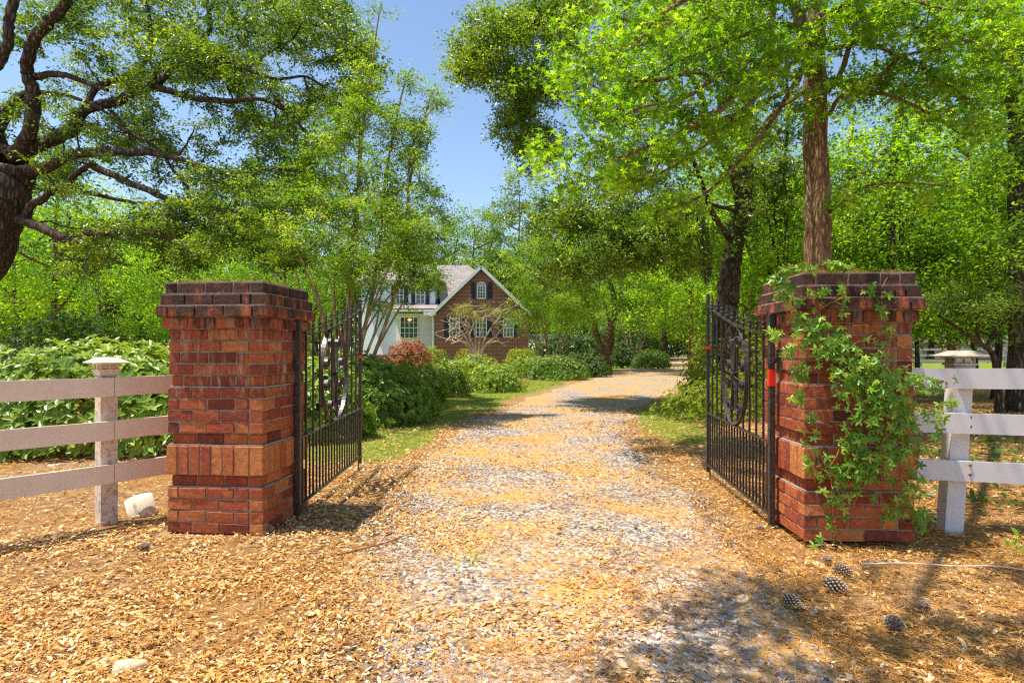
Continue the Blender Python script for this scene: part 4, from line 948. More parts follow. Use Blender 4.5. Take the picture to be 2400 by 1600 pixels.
for q, P in enumerate(SHO): B.append(shoot(P, 6 if q == 4 else 11, g, .12))
B += [blob(900, 640, 10.6, 110, 40, 1.0, 22, g), blob(960, 610, 10.8, 70, 40, .9, 22, g), blob(1005, 655, 11, 45, 26, .6, 8, g), blob(830, 300, 11.4, 60, 50, .7, 8, g), blob(890, 715, 10.4, 60, 20, .6, 5, g)]
C = np.vstack(B)
cb = (-3.2, 11.0, 0)
extra = [([np.array([cb[0], cb[1], -.1])+[(P[0][0]-800)/900, 0, 0], at(P[0][0]-20, 640, 11.1)]+pl(P), .04, .008) for P in SHO]
stems_tree('crape_myrtle', 'many stemmed crape myrtle clump behind the left gate leaf, feathery tips against the sky', cb, 24, 1.25, 3.4, C, 14, .060, 105, .27, extra=extra, tb=.08)

# crape myrtles and small trees further in
def at_list(L, g): return np.vstack([blob(*a, g) for a in L])
g = np.random.default_rng(15)
stems_tree('crape_myrtle', 'light green crape myrtle with thin upright stems at the right end of the brick house', atg(1292, 31), 8, 1.5, 4.5,
           at_list([(1250, 620, 31, 70, 50, 2, 60), (1330, 640, 31, 80, 50, 2, 60), (1270, 690, 30, 80, 50, 2, 60), (1350, 720, 30, 70, 40, 2, 40), (1240, 750, 30, 40, 30, 1, 16), (1310, 570, 31, 80, 40, 2, 40)], g), 15, .11, 110, .6, r=.06, tb=.12)
g = np.random.default_rng(16)
lm = [([atg(1422, 35, -.1), at(1420, 820, 35), at(1432, 770, 35), at(1442, 720, 35), at(1428, 650, 35)], .30, .13),
      ([at(1418, 835, 35), at(1400, 790, 35), at(1388, 740, 34.6), at(1365, 690, 34.2), at(1345, 640, 34)], .22, .09),
      ([at(1428, 830, 35.2), at(1436, 790, 35.4), at(1424, 740, 35.6), at(1412, 690, 35.8)], .16, .07),
      ([at(1443, 730, 35), at(1460, 690, 34.6), at(1490, 640, 34.2), at(1500, 580, 34)], .12, .06)]
make_tree('shade_tree', 'broad multi trunked tree on the lawn where the drive bends', 'tree', atg(1422, 35), lm,
          at_list([(1400, 600, 35, 110, 60, 2.5, 70), (1500, 620, 35, 100, 60, 2.5, 60), (1360, 680, 34, 80, 40, 2, 40), (1470, 700, 34, 90, 40, 2, 40), (1560, 560, 35, 80, 70, 2.5, 36), (1430, 520, 35, 120, 50, 2.5, 50), (1330, 740, 34, 40, 30, 1.5, 10), (1540, 690, 34, 50, 40, 1.5, 16)], g), LD, 'myrtle', 'bark_gum', .13, 120, .75, 16, rad0=.03, twigs=6)
g = np.random.default_rng(17)
stems_tree('crape_myrtle', 'slim crape myrtle on the far lawn beside the round clipped shrub', atg(1487, 42), 7, 1.4, 5.0,
           at_list([(1480, 730, 42, 40, 40, 1.5, 40), (1520, 690, 42, 40, 40, 1.5, 30), (1460, 690, 42, 36, 40, 1.5, 24)], g), 17, .12, 90, .6, r=.07, tb=-.05)
# half bare crape myrtle before the gable
g = np.random.default_rng(18); b0 = atg(1118, 30)
L = []
for k, (x1, y1, x2, y2) in enumerate(((1060, 790, 1045, 800), (1075, 770, 1050, 778), (1095, 770, 1078, 745), (1110, 760, 1105, 730), (1130, 765, 1140, 725), (1150, 770, 1175, 735), (1160, 790, 1190, 755), (1165, 800, 1186, 812), (1080, 800, 1056, 806), (1100, 790, 1118, 742))):
    L.append(([b0+[(k % 3-1)*.25, 0, 0], at(1118+(x1-1118)*.35, 815, 30), at(x1, y1, 30+g.normal(0, .4)), at(x2, y2, 30+g.normal(0, .6))], .07, .02))
    for q in range(3):
        p = at(x1+(x2-x1)*.4, y1+(y2-y1)*.4, 30); L.append(([p, p+np.array([g.normal(0, .5), g.normal(0, .3), g.uniform(.2, .7)]), p+np.array([g.normal(0, .9), g.normal(0, .4), g.uniform(.5, 1.2)])], .025, .010))
make_tree('crape_myrtle', 'half bare crape myrtle with pale branches in front of the brick gable', 'tree', b0, L,
          at_list([(1090, 730, 30, 26, 20, .8, 14), (1145, 730, 30, 28, 20, .8, 14), (1115, 745, 30, 20, 14, .6, 5), (1180, 750, 30, 14, 14, .5, 4)], g), LD, 'yellow', 'bark_bare', .085, 60, .32, 18, limb_name='stem', rad0=.012)

# shrubs
def shrub(name, label, c, rx, ry, h, size, n, leafmat, seed, group=None, whorl=True, cat='shrub', lump=.22, zlow=.12, tb=0.0, tmpl=LE, stemsn=9, hollow=.72):
    g = np.random.default_rng(seed); root = thing(name, label, cat, c, 0, group)
    u = unit(n, g); u[:, 2] = np.abs(u[:, 2])*1.0-.18*g.random(n)
    k = 7; cs = unit(k, g)*.38; cs[:, 2] = np.abs(cs[:, 2])*.6
    r = 1-lump+lump*1.6*(vnoise(u[:, 0]*3+9, u[:, 1]*3+9+u[:, 2]*2, 1.0, seed)) ; d = hollow+(1-hollow)*g.random(n)**.5
    P = u*(r*d)[:, None]*[rx, ry, h*(1-zlow)*.95]; P[:, 2] = np.clip(P[:, 2], -h*.05, None)+h*zlow+g.normal(0, .02, n)
    out = u/np.array([rx, ry, h]); out /= np.linalg.norm(out, axis=1)[:, None]; out[:, 2] += .35
    if whorl:
        m = 6; a = np.tile(np.arange(m)*2*math.pi/m, n)+np.repeat(g.uniform(0, 6, n), m); O = np.repeat(out, m, 0); O /= np.linalg.norm(O, axis=1)[:, None]
        t1 = np.cross(O, [0.3, .2, 1]); t1 /= np.linalg.norm(t1, axis=1)[:, None]; t2 = np.cross(O, t1)
        rad_ = t1*np.cos(a)[:, None]+t2*np.sin(a)[:, None]; ax = rad_+O*g.uniform(.1, .9, len(a))[:, None]; nr = O-rad_*.4
        pos = np.repeat(P, m, 0); tint = np.repeat(g.normal(.5+tb, .16, n), m)+g.normal(0, .08, n*m)
    else:
        pos = P; ax = unit(n, g)+out*.5; nr = out+g.normal(0, .4, (n, 3)); tint = g.normal(.5+tb, .2, n)
    tint = np.clip(tint+.0, 0, 1)
    V, Q = scatter(tmpl, pos, ax, nr, size*g.uniform(.7, 1.2, len(pos)), g=g)
    link_mesh('foliage', V, Q, M[leafmat], root, rep(tint, tmpl))
    mb = MB()
    for k in range(stemsn):
        a = g.uniform(0, 2*math.pi); s = g.uniform(.3, .85); mb.tube([(.06*math.cos(a)*rx, .06*math.sin(a)*ry, -.1), (rx*.3*s*math.cos(a), ry*.3*s*math.sin(a), h*.3), (rx*s*math.cos(a), ry*s*math.sin(a), h*.72)], [.022, .016, .007], 5)
    mb.done('stems', M['bark_gum'], root); return root
sh = shrub
sh('rhododendron_shrub', 'wide glossy shrub with whorled leaves filling the space behind the left fence', (-5.6, 8.3, 0), 2.35, 1.5, 1.62, .115, 2500, 'shrub', 31, tb=.12, lump=.12)
sh('rhododendron_shrub', 'glossy shrub seen between the left pillar and the left gate leaf', (-3.35, 9.0, 0), 1.25, 1.1, 1.42, .105, 1500, 'shrub', 32, tb=.08)
sh('azalea_shrub', 'large dark green shrub just past the free end of the left gate leaf', (-2.75, 10.7, 0), 1.35, 1.2, 1.42, .075, 2300, 'shrub', 33, tb=.0, tmpl=LD)
sh('azalea_shrub', 'rounded shrub second along the bed left of the drive', (-2.5, 13.4, 0), 1.15, 1.1, 1.25, .07, 1700, 'shrub', 34, tb=-.05, tmpl=LD)
sh('azalea_shrub', 'shrub with open leggy base third along the bed left of the drive', (-1.95, 17.0, 0), .95, .9, 1.12, .075, 1200, 'shrub', 35, tb=-.02, tmpl=LD, hollow=.5)
sh('azalea_shrub', 'yellowish shrub with open leggy base fourth along the bed left of the drive', (-.55, 18.6, 0), 1.0, .8, 1.02, .075, 1100, 'shrub', 36, tb=.16, tmpl=LD, hollow=.5)
sh('azalea_shrub', 'wide low light green shrub in front of the half bare myrtle', (-1.5, 23.0, .03), 1.7, 1.2, 1.15, .085, 1600, 'shrub', 37, tb=.2, tmpl=LD)
sh('azalea_shrub', 'dense dark shrub at the bend, left of the multi trunked tree', (1.95, 25.5, .05), 1.5, 1.2, 1.2, .085, 1700, 'shrub', 38, tb=-.06, tmpl=LD, hollow=.55)
sh('azalea_shrub', 'shrub with bare twigs below, behind the dense dark one at the bend', (3.35, 28.0, .06), 1.4, 1.1, 1.35, .09, 1300, 'dark', 39, tmpl=LD, hollow=.5)
sh('azalea_shrub', 'low shrub in front of the sago palm', (.75, 27.5, .05), 1.3, 1.0, 1.05, .09, 1200, 'shrub', 40, tb=.05, tmpl=LD)
sh('boxwood_ball', 'round clipped boxwood left of its twin before the brick gable', (-5.6, 34, .11), .72, .7, 1.15, .05, 2600, 'dark', 41, whorl=False, tmpl=LD, lump=.05, hollow=.85)
sh('boxwood_ball', 'round clipped boxwood nearer the middle of the brick gable', (-3.9, 35, .12), .60, .6, 1.05, .05, 2200, 'dark', 42, whorl=False, tmpl=LD, lump=.05, hollow=.85)
sh('variegated_shrub', 'yellow green shrub behind the left boxwood ball', (-4.9, 37, .13), 1.0, .8, 1.6, .08, 900, 'yellow', 43, tmpl=LD)
sh('variegated_shrub', 'yellow green shrub behind the half bare myrtle trunk', (-2.5, 38, .14), 1.3, .8, 1.45, .08, 1000, 'yellow', 44, tmpl=LD)
sh('variegated_shrub', 'yellow green shrub under the right window of the gable', (.6, 38, .14), 1.2, .8, 1.5, .08, 900, 'yellow', 45, tmpl=LD)
sh('red_tip_shrub', 'round shrub with orange red new leaves below the white house wall', (-5.15, 30, .09), 1.3, 1.2, 2.05, .085, 2000, 'red', 46, tb=.05, tmpl=LD)
sh('round_shrub', 'round clipped dark shrub on the far lawn by the drive', atg(1527, 38), 1.35, 1.2, 1.35, .10, 1500, 'shrub', 47, tb=-.12, tmpl=LD, hollow=.6)
sh('round_shrub', 'dark shrub between the multi trunked tree and the slim myrtle', atg(1460, 40), 1.2, 1.1, 1.9, .11, 1300, 'dark', 48, tmpl=LD)
sh('azalea_shrub', 'sprawling open shrub with yellow tips behind the right gate leaf', (3.75, 11.2, 0), 1.05, 1.0, .95, .06, 1100, 'yellow', 49, tb=-.25, tmpl=LD, hollow=.35)
sh('azalea_shrub', 'upright yellow green shrub seen through the bars of the right gate leaf', (4.7, 12.2, 0), 1.0, 1.0, 1.9, .065, 1300, 'yellow', 50, tb=-.3, tmpl=LD, hollow=.3)
sh('azalea_shrub', 'leggy shrub with yellow tips just right of the far drive', (5.0, 14.6, 0), 1.1, 1.0, 1.8, .08, 900, 'yellow', 51, tb=-.1, tmpl=LD, hollow=.3)
sh('azalea_shrub', 'pale green bush between right gate leaf and leaning oak', (7.6, 20, .03), 2.0, 1.5, 3.1, .11, 1600, 'yellow', 52, tb=-.1, tmpl=LD, hollow=.3)
sh('holly_bush', 'dark bushy evergreen on the left behind the white fence', (-12.6, 17, 0), 2.0, 1.6, 2.8, .09, 2000, 'dark', 53, tmpl=LD)
sh('holly_bush', 'dark evergreen mass right of the house end', (4.6, 44, .17), 3.4, 2.0, 3.0, .16, 1600, 'dark', 54, tmpl=LD)
sh('holly_bush', 'dark evergreen mass beyond the multi trunked tree', (9.0, 50, .2), 4.5, 2.5, 3.6, .18, 2000, 'dark', 55, tmpl=LD)
sh('holly_bush', 'dark evergreen by the far road fence', (19.5, 72, .3), 7, 3, 7.5, .3, 1800, 'dark', 56, tmpl=LD)
# sago palm
g = np.random.default_rng(60); root = thing('sago_palm', 'feathery sago palm under the light green myrtle at the house end', 'palm', (2.1, 33, .1))
PV = []; 
tr = MB(); tr.tube([(0, 0, -.1), (0, 0, .35)], .16, 9); tr.done('trunk', M['bark_oak'], root)
P0 = []; A = []; S = []
for k in range(34):
    a = g.uniform(0, 2*math.pi); e = g.uniform(.25, 1.1); L = g.uniform(.9, 1.3)
    for t in np.linspace(.12, 1, 22):
        p = np.array([math.cos(a)*L*t*math.cos(e)*1.1, math.sin(a)*L*t*math.cos(e)*1.1, .35+L*t*math.sin(e)*(1-.45*t*t)])
        for s in (-1, 1): P0.append(p); A.append(np.array([math.cos(a)*.5-math.sin(a)*s, math.sin(a)*.5+math.cos(a)*s, .25])); S.append(.26*(1-.55*t))
P0 = np.array(P0); V, Q = scatter(leaf_diamond(.11, .02), P0, np.array(A), np.tile([0, 0, 1.], (len(P0), 1)), np.array(S))
link_mesh('fronds', V, Q, M['yellow'], root, np.clip(g.normal(.3, .15, len(P0)), 0, 1))

# background trees: four kinds, copied
def proto_tree(name, label, H, W, seed, leaf, bark, size=.26, n=150, per=85, low=.25, tb=.0, trunk=.28):
    g = np.random.default_rng(seed); L = [([np.array([0, 0, -.2]), np.array([g.normal(0, .1), 0, H*.3]), np.array([g.normal(0, .3), g.normal(0, .2), H*.6]), np.array([g.normal(0, .4), 0, H*.93])], trunk, .04)]
    for k in range(9):
        z = H*g.uniform(low, .8); a = g.uniform(0, 6.28); r = W*g.uniform(.5, .8)
        L.append(([np.array([0, 0, z]), np.array([math.cos(a)*r*.5, math.sin(a)*r*.5, z+.25*r]), np.array([math.cos(a)*r, math.sin(a)*r, z+.7*r])], trunk*.35, .03))
    v = unit(n, g); lob = 1+.28*np.sin(v[:, 0]*5+seed)*np.cos(v[:, 1]*4+seed*2)+.15*np.sin(v[:, 2]*9)
    C = v*(lob*(.45+.55*g.random(n))**.6)[:, None]*[W, W, H*(1-low)/2]; C[:, 2] += H*(1+low)/2
    return make_tree(name, label, 'tree', (0, 0, 0), L, C, LD, leaf, bark, size, per, W*.27, seed, twigs=5, rad0=.04, twig_vis=False, tintbias=tb, flat=.7, spread_t=.25)

# ---------------------------------------------------------------- placing the woodland
kinds = [proto_tree('broadleaf_tree', 'p', 17, 4.6, 71, 'wood', 'bark_oak', .30, 190, 90, .08, .12),
         proto_tree('broadleaf_tree', 'p', 15, 4.0, 72, 'wood', 'bark_oak', .28, 170, 90, .05, -.08),
         proto_tree('broadleaf_tree', 'p', 20, 4.2, 73, 'oak', 'bark_gum', .30, 170, 90, .22, .05),
         proto_tree('understory_tree', 'p', 7.5, 2.6, 74, 'gum', 'bark_gum', .13, 130, 120, .22, .10, .13),
         proto_tree('understory_tree', 'p', 6.0, 2.4, 75, 'myrtle', 'bark_oak', .12, 120, 120, .18, -.02, .10)]
used = set()
def place(k, px, Y, s, label, group=None, rz=None, zs=1.0):
    x = (px-CX)/F*Y; loc = (x, Y, float(gz(x, Y))-.05); rz = (px*.37) % 6.28 if rz is None else rz
    if k in used: r = dup(kinds[k], loc, rz, (s, s, s*zs), label)
    else:
        used.add(k); r = kinds[k]; r.location = loc; r.rotation_euler = (0, 0, rz); r.scale = (s, s, s*zs); r['label'] = label
    if group: r['group'] = group
    elif 'group' in r: del r['group']
    return r
# the wood behind the house, top edge as in the photo
GW = 'trees of the wood behind the house'
for k, px, Y, s in ((0, 1000, 74, 1.02), (1, 1060, 78, 1.16), (0, 1112, 72, 1.02), (1, 1165, 80, 1.16), (2, 1218, 74, 1.12), (0, 1290, 76, 1.2), (2, 1370, 80, 1.1), (1, 1450, 84, 1.3), (0, 940, 80, 1.15), (2, 880, 76, 1.0), (1, 810, 74, 1.1), (0, 740, 70, 1.0)):
    place(k, px, Y, s, 'broad leafy tree standing in the wood that closes the view behind the house', GW)
GR = 'trees of the wood right of the drive'
for k, px, Y, s in ((0, 1530, 88, 1.2), (2, 1620, 92, 1.15), (1, 1700, 88, 1.3), (0, 1560, 62, .9), (2, 1650, 58, .8), (1, 1745, 52, .95), (0, 1820, 60, 1.0), (1, 1900, 48, .95), (2, 1990, 56, .95), (0, 2080, 62, .95), (1, 2180, 70, 1.2), (2, 2280, 66, 1.1), (0, 2390, 60, 1.1), (2, 2480, 50, 1.0), (1, 2330, 96, 1.6), (0, 2080, 98, 1.5), (2, 1880, 96, 1.4)):
    place(k, px, Y, s, 'leafy tree standing in the deep wood right of the drive', GR)
GL = 'trees of the wood at the left'
for k, px, Y, s in ((0, 660, 60, .85), (1, 590, 56, .85), (2, 520, 64, .85), (0, 440, 60, .8), (1, 350, 54, .85), (2, 270, 60, .8), (0, 180, 52, .75), (1, 90, 48, .85), (2, 10, 56, .8), (1, -80, 50, 1.0), (0, -170, 46, .9), (1, 480, 80, 1.1), (0, 230, 82, 1.1), (2, 60, 84, 1.1)):
    place(k, px, Y, s, 'leafy tree standing in the wood far behind the left fence', GL)
for k, px, Y, s, lab in (
  (3, 130, 19, 1.0, 'young tree with slim dark trunk behind the glossy shrub at the left'),
  (4, 40, 22, 1.1, 'low yellow green tree at the left edge under the live oak'),
  (4, 250, 26, 1.05, 'yellow green tree under the live oak, straight above the fence post cap'),
  (3, 430, 27, .95, 'bright green tree showing just above the pillar with the pipe stub'),
  (3, 560, 30, 1.15, 'bright yellow green tree between live oak and crape myrtle clump'),
  (4, 660, 24, 1.0, 'leafy small tree behind the left side of the myrtle clump'),
  (3, 1760, 19, 1.1, 'thin trunked sapling between leaning oak and sweet gum'),
  (4, 1830, 16, 1.0, 'small leafy tree just left of the sweet gum trunk'),
  (3, 1990, 17, 1.05, 'young tree right behind the vine covered pillar, right of the gum trunk'),
  (4, 2110, 15, 1.0, 'small spreading tree between the pillar top and the neighbour house'),
  (3, 2230, 20, 1.1, 'young tree standing before the neighbour house and tan fence'),
  (4, 2330, 16, 1.05, 'low branching tree over the right white fence'),
  (3, 2470, 14, 1.2, 'leafy tree at the right edge of the photo'),
  (3, 1620, 30, 1.2, 'leafy tree just left of the leaning oak trunk'),
  (4, 1560, 46, 1.6, 'leafy tree on the far side of the bend')):
    place(k, px, Y, s, lab)
def far_wood():
    g = np.random.default_rng(120); n = 52000; a = g.uniform(-1.15, 1.15, n); r = g.uniform(112, 135, n); x = np.sin(a)*r*1.1; y = np.cos(a)*r*.95+8
    top = 13+5*(vnoise(x*1.0, y*0, .11, 5)-.5)+5*(vnoise(x, y*0, .35, 6)-.5); z = gz(x, y)+top*g.random(n)**.8
    # lower behind the gap of sky in the middle
    P = np.stack([x, y, z], 1); nr = g.normal(0, .7, (n, 3)); nr[:, 2] += .8
    V, Q = scatter(LD, P, unit(n, g), nr, g.uniform(.7, 1.5, n), g=g); cl = vnoise(x*.5+z*.3, z*.5, 1.0, 8)
    o = link_mesh('distant_woods', V, Q, M['wood'], tint=np.clip(.1+.5*cl+g.normal(0, .15, n), 0, 1)); tag(o, 'green mass of far-off woods closing the horizon', 'woods', kind='stuff')
far_wood()
for px, Y, s in ((1262, 58, 1.3), (1330, 62, 1.4), (1400, 60, 1.2), (1475, 66, 1.4), (1545, 70, 1.3), (700, 58, 1.3), (620, 52, 1.3), (520, 48, 1.2), (420, 44, 1.2), (330, 46, 1.3), (150, 42, 1.2), (70, 44, 1.3), (-20, 40, 1.2)):
    place(3 if (px//10) % 2 else 4, px, Y, s, 'leafy low tree of the under storey along the edge of the far wood', 'low trees along the edge of the far wood')
for px, Y, s in ((1700, 30, 1.2), (1790, 34, 1.4), (1880, 28, 1.2), (1960, 32, 1.3), (2060, 26, 1.15), (2150, 30, 1.2), (2290, 28, 1.2), (2400, 24, 1.2)):
    place(4 if (px//10) % 2 else 3, px, Y, s, 'leafy low tree in the under storey right of the sweet gum', 'low trees in the wood right of the drive')
# bare standing trunks on the right
def trunk_tree(label, P, r0, r1, seed, crown, leaf='oak'):
    g = np.random.default_rng(seed); b = atg(P[0][0], P[0][2])
    L = [([b-[0, 0, .1]]+pl(P), r0, r1)]
    return make_tree('slender_tree', label, 'tree', b, L, at_list(crown, g), LD, leaf, 'bark_oak', .10, 90, .5, seed, twigs=5, rad0=.02)
trunk_tree('slender grey trunked tree near the right edge of the photo', [(2390, 700, 12.5), (2386, 500, 12.5), (2384, 350, 12.5), (2378, 200, 12.5), (2370, 0, 12.5), (2375, -200, 12.5)], .19, .12, 81, [(2340, 200, 12.5, 110, 90, 1.5, 44), (2360, 60, 12.5, 100, 80, 1.5, 30), (2330, 380, 12.5, 80, 60, 1.3, 20), (2380, 560, 12, 70, 60, 1.2, 14)], 'gum')
trunk_tree('slim dark trunk just left of the sweet gum, mostly bare', [(1835, 700, 15), (1842, 560, 15), (1838, 420, 15), (1846, 280, 15), (1840, 100, 15)], .06, .03, 82, [(1840, 300, 15, 60, 100, 1.2, 16), (1850, 120, 15, 60, 80, 1.2, 14)])
trunk_tree('grey leaning trunk behind the vine covered pillar, moss on its bark', [(2085, 700, 17), (2080, 560, 17), (2082, 480, 17), (2095, 380, 17), (2110, 250, 17)], .24, .10, 83, [(2080, 380, 17, 110, 70, 1.5, 34), (2180, 470, 17, 90, 50, 1.3, 24), (2130, 260, 17, 110, 70, 1.5, 24), (2000, 560, 16, 80, 40, 1.2, 14), (2210, 600, 16, 110, 50, 1.3, 26), (2330, 680, 15, 90, 40, 1.3, 18)])
trunk_tree('dark thick trunk in the shade behind the left glossy shrub', [(255, 760, 30), (262, 700, 30), (240, 660, 30), (215, 620, 30)], .75, .4, 84, [(250, 640, 30, 90, 40, 3, 26), (340, 680, 29, 60, 40, 2, 18)])
trunk_tree('second dark trunk in the shade left of the pillar with the pipe stub', [(330, 780, 32), (322, 720, 32), (318, 660, 32)], .45, .3, 85, [(320, 640, 32, 70, 40, 2, 18)])
# a dark broken limb shrub at the right fence
g = np.random.default_rng(86)
make_tree('leaning_shrub', 'crooked dark branched shrub rising behind the right white fence', 'shrub', (10.2, 12.5, 0),
  [([np.array([10.2, 12.5, -.1]), at(2330, 840, 12.4), at(2290, 800, 12.3), at(2240, 765, 12.2), at(2200, 740, 12.1)], .07, .02), ([at(2310, 820, 12.4), at(2330, 780, 12.3), at(2370, 740, 12.2)], .05, .02), ([at(2300, 810, 12.3), at(2290, 770, 12.3), at(2310, 730, 12.3)], .04, .015)],
  at_list([(2240, 700, 12, 70, 34, .9, 18), (2330, 710, 12, 70, 40, .9, 20)], g), LD, 'oak', 'bark_oak', .07, 110, .35, 86)

# ---------------------------------------------------------------- house
HYd = 50.0; k_ = HYd/F
def hx(px): return (px-CX)*k_
def hz(py): return CZ+(HY-py)*k_
house = thing('brick_house', 'brick and white sided house with grey shingle roof, seen past the shrubs', 'house', (hx(1128), HYd, .2))
def hrel(v): return np.asarray(v, float)-np.array(house.location)
def hpart(name, mb, mat, parent=house, sm_=False):
    mb.V = [v-np.array(house.location) for v in mb.V]; return mb.done(name, M[mat], parent, sm_)
xl_, xr_, xc = hx(1018), hx(1238), hx(1128); ze = hz(732); za = hz(626)
mb = MB(); D = 9.0
V = [(xl_, HYd, -.1), (xr_, HYd, -.1), (xr_, HYd, ze), (xc, HYd, za-.15), (xl_, HYd, ze)]; V += [(a, b+D, c) for a, b, c in V]
mb.add(V, [[1, 0, 5, 6], [2, 1, 6, 7], [0, 4, 9, 5], [0, 1, 2, 4], [5, 9, 7, 6]], [[4, 2, 3], [9, 8, 7]]); hpart('brick_wall', mb, 'house_brick')
mb = MB(); o_ = .35
for s in (-1, 1):
    x0 = xc; x1 = xc+s*(3.93+.28); zz = ze-.28
    V = [(x0, HYd-o_, za), (x1, HYd-o_, zz), (x1, HYd+D, zz), (x0, HYd+D, za)]; V += [(a, b, c-.10) for a, b, c in V]
    mb.add(V, [[0, 1, 2, 3], [4, 7, 6, 5], [0, 4, 5, 1], [1, 5, 6, 2], [2, 6, 7, 3]])
rf = hpart('gable_roof', mb, 'shingle')
mb = MB()
for s in (-1, 1):
    a = np.array([xc, HYd-o_-.03, za-.02]); b = np.array([xc+s*(3.93+.30), HYd-o_-.03, ze-.30]); mb.beam(a, b, .05, .26)
mb.box((xl_-.35, HYd-.1, ze-.12), (1.0, .5, .28)); 
hpart('rake_board', mb, 'white_trim')
def window(x0, x1, z0, z1, Y, nx, nz, parent, arch=False, trim=.07):
    P = MB(); w = x1-x0; h = z1-z0; xm = (x0+x1)/2; t = .05
    for a, b in (((x0, z0), (x1, z0)), ((x0, z0), (x0, z1)), ((x1, z0), (x1, z1))) + ((((x0, z1), (x1, z1)),) if not arch else ()):
        P.beam((a[0], Y-.05, a[1]), (b[0]+.001, Y-.05, b[1]+.001), .08, trim)
    P.beam((x0, Y-.05, (z0+z1)/2), (x1, Y-.05, (z0+z1)/2), .06, .06)
    for i in range(1, nx): P.beam((x0+w*i/nx, Y-.04, z0), (x0+w*i/nx, Y-.04, z1), .05, .028)
    for j in range(1, nz): P.beam((x0, Y-.041, z0+h*j/nz), (x1, Y-.041, z0+h*j/nz), .05, .028)
    G = MB(); G.box((xm, Y-.005, (z0+z1)/2), (w, .02, h))
    if arch:
        r = w/2; aa = np.linspace(0, math.pi, 13)
        for a, b in zip(aa[:-1], aa[1:]): P.beam((xm+r*math.cos(a), Y-.05, z1+r*math.sin(a)), (xm+r*math.cos(b), Y-.05, z1+r*math.sin(b)), .08, trim)
        for a in (.55, 1.05, math.pi/2, math.pi-1.05, math.pi-.55): P.beam((xm, Y-.04, z1), (xm+r*math.cos(a), Y-.04, z1+r*math.sin(a)), .05, .028)
        P.beam((x0, Y-.05, z1), (x1, Y-.05, z1), .06, .05)
        V = [(xm, Y-.014, z1)]+[(xm+r*math.cos(a), Y-.014, z1+r*math.sin(a)) for a in aa]; G.add(V, T=[[0, i, i+1] for i in range(1, 13)])
    f = hpart('window', P, 'white_trim', parent); hpart('pane', G, 'glass', f); return f
def shutter(x0, x1, z0, z1, Y, parent, arch=False):
    mb = MB(); mb.box(((x0+x1)/2, Y-.03, (z0+z1)/2), (x1-x0, .045, z1-z0)); n = 9
    for i in range(n): mb.box(((x0+x1)/2, Y-.06, z0+(z1-z0)*(i+.5)/n), ((x1-x0)*.8, .02, (z1-z0)/n*.6))
    if arch:
        r = (x1-x0)/2; aa = np.linspace(0, math.pi, 9); V = [((x0+x1)/2+r*math.cos(a), y, z1+.6*r*math.sin(a)) for y in (Y-.052, Y-.008) for a in aa]
        mb.add(V, [[i, i+1, 10+i, 9+i] for i in range(8)], [[0, i, i+1] for i in range(1, 8)])
    hpart('shutter', mb, 'shutter', parent)
for a, b, c, d in ((1054, 1077, 789, 746), (1116, 1140, 789, 746), (1180, 1203, 789, 748)):
    window(hx(a), hx(b), hz(c), hz(d), HYd, 3, 4, house); shutter(hx(a)-.46, hx(a)-.06, hz(c)-.03, hz(d)+.06, HYd, house); shutter(hx(b)+.06, hx(b)+.46, hz(c)-.03, hz(d)+.06, HYd, house)
window(hx(1119), hx(1138), hz(699), hz(671), HYd, 3, 4, house, arch=True, trim=.09)
shutter(hx(1103.5), hx(1114.5), hz(700), hz(665), HYd, house, True); shutter(hx(1142.5), hx(1153.5), hz(700), hz(665), HYd, house, True)
# downspout on the corner, foundation step
mb = MB(); mb.box((xl_-.12, HYd-.05, (ze+.1)/2), (.11, .09, ze-.1)); hpart('downspout', mb, 'white_trim')
# white main block
Yb = 52.0; kb = Yb/F; bx = lambda px: (px-CX)*kb; bz = lambda py: CZ+(HY-py)*kb
mb = MB(); x0, x1 = bx(846), bx(1019); mb.box(((x0+x1)/2, Yb+4, (bz(655)+.9)/2), (x1-x0, 8, bz(655)-.9)); hpart('upper_siding', mb, 'siding')
mb = MB(); mb.box(((bx(930)+xl_)/2, Yb-.25, (bz(735)+.95)/2), (xl_-bx(930)-.02, .5, bz(735)-.95)); hpart('porch_siding', mb, 'siding_warm')
mb = MB(); mb.box(((bx(846)+xl_)/2, Yb-.2, .40), (xl_-bx(846)-.04, .5, 1.10)); hpart('brick_base', mb, 'house_brick')
mb = MB(); mb.box(((bx(925)+xl_)/2+.1, Yb-.7, bz(729)), (xl_-bx(925)+.5, 1.5, .22)); hpart('porch_fascia', mb, 'white_trim')
mb = MB(); V = [(bx(925), Yb-1.45, bz(727)+.05), (xl_+.1, Yb-1.45, bz(727)+.05), (xl_+.1, Yb+.02, bz(712)), (bx(925), Yb+.02, bz(712))]; V += [(a, b, c-.08) for a, b, c in V]
mb.add(V, [[0, 1, 2, 3], [4, 7, 6, 5], [0, 4, 5, 1], [0, 3, 7, 4], [1, 5, 6, 2]]); hpart('porch_roof', mb, 'shingle')
window(bx(941), bx(982), bz(793), bz(744), Yb-.52, 4, 4, house)
for a, b in ((928, 946), (975, 996)):
    window(bx(a), bx(b), bz(712), bz(670), Yb-.001, 2, 4, house); shutter(bx(a)-.40, bx(a)-.06, bz(713), bz(668), Yb, house); shutter(bx(b)+.06, bx(b)+.40, bz(713), bz(668), Yb, house)
mb = MB(); x0 = bx(838); x1 = bx(1028); z0 = bz(657); yr = Yb+4.4; zr = hz(618)
V = [(x0, Yb-.4, z0), (x1+.2, Yb-.4, z0), (x1+.9, Yb+9, z0), (x0, Yb+9, z0), (x0, yr, zr+.9), (x1-1.6, yr, zr+.9)]
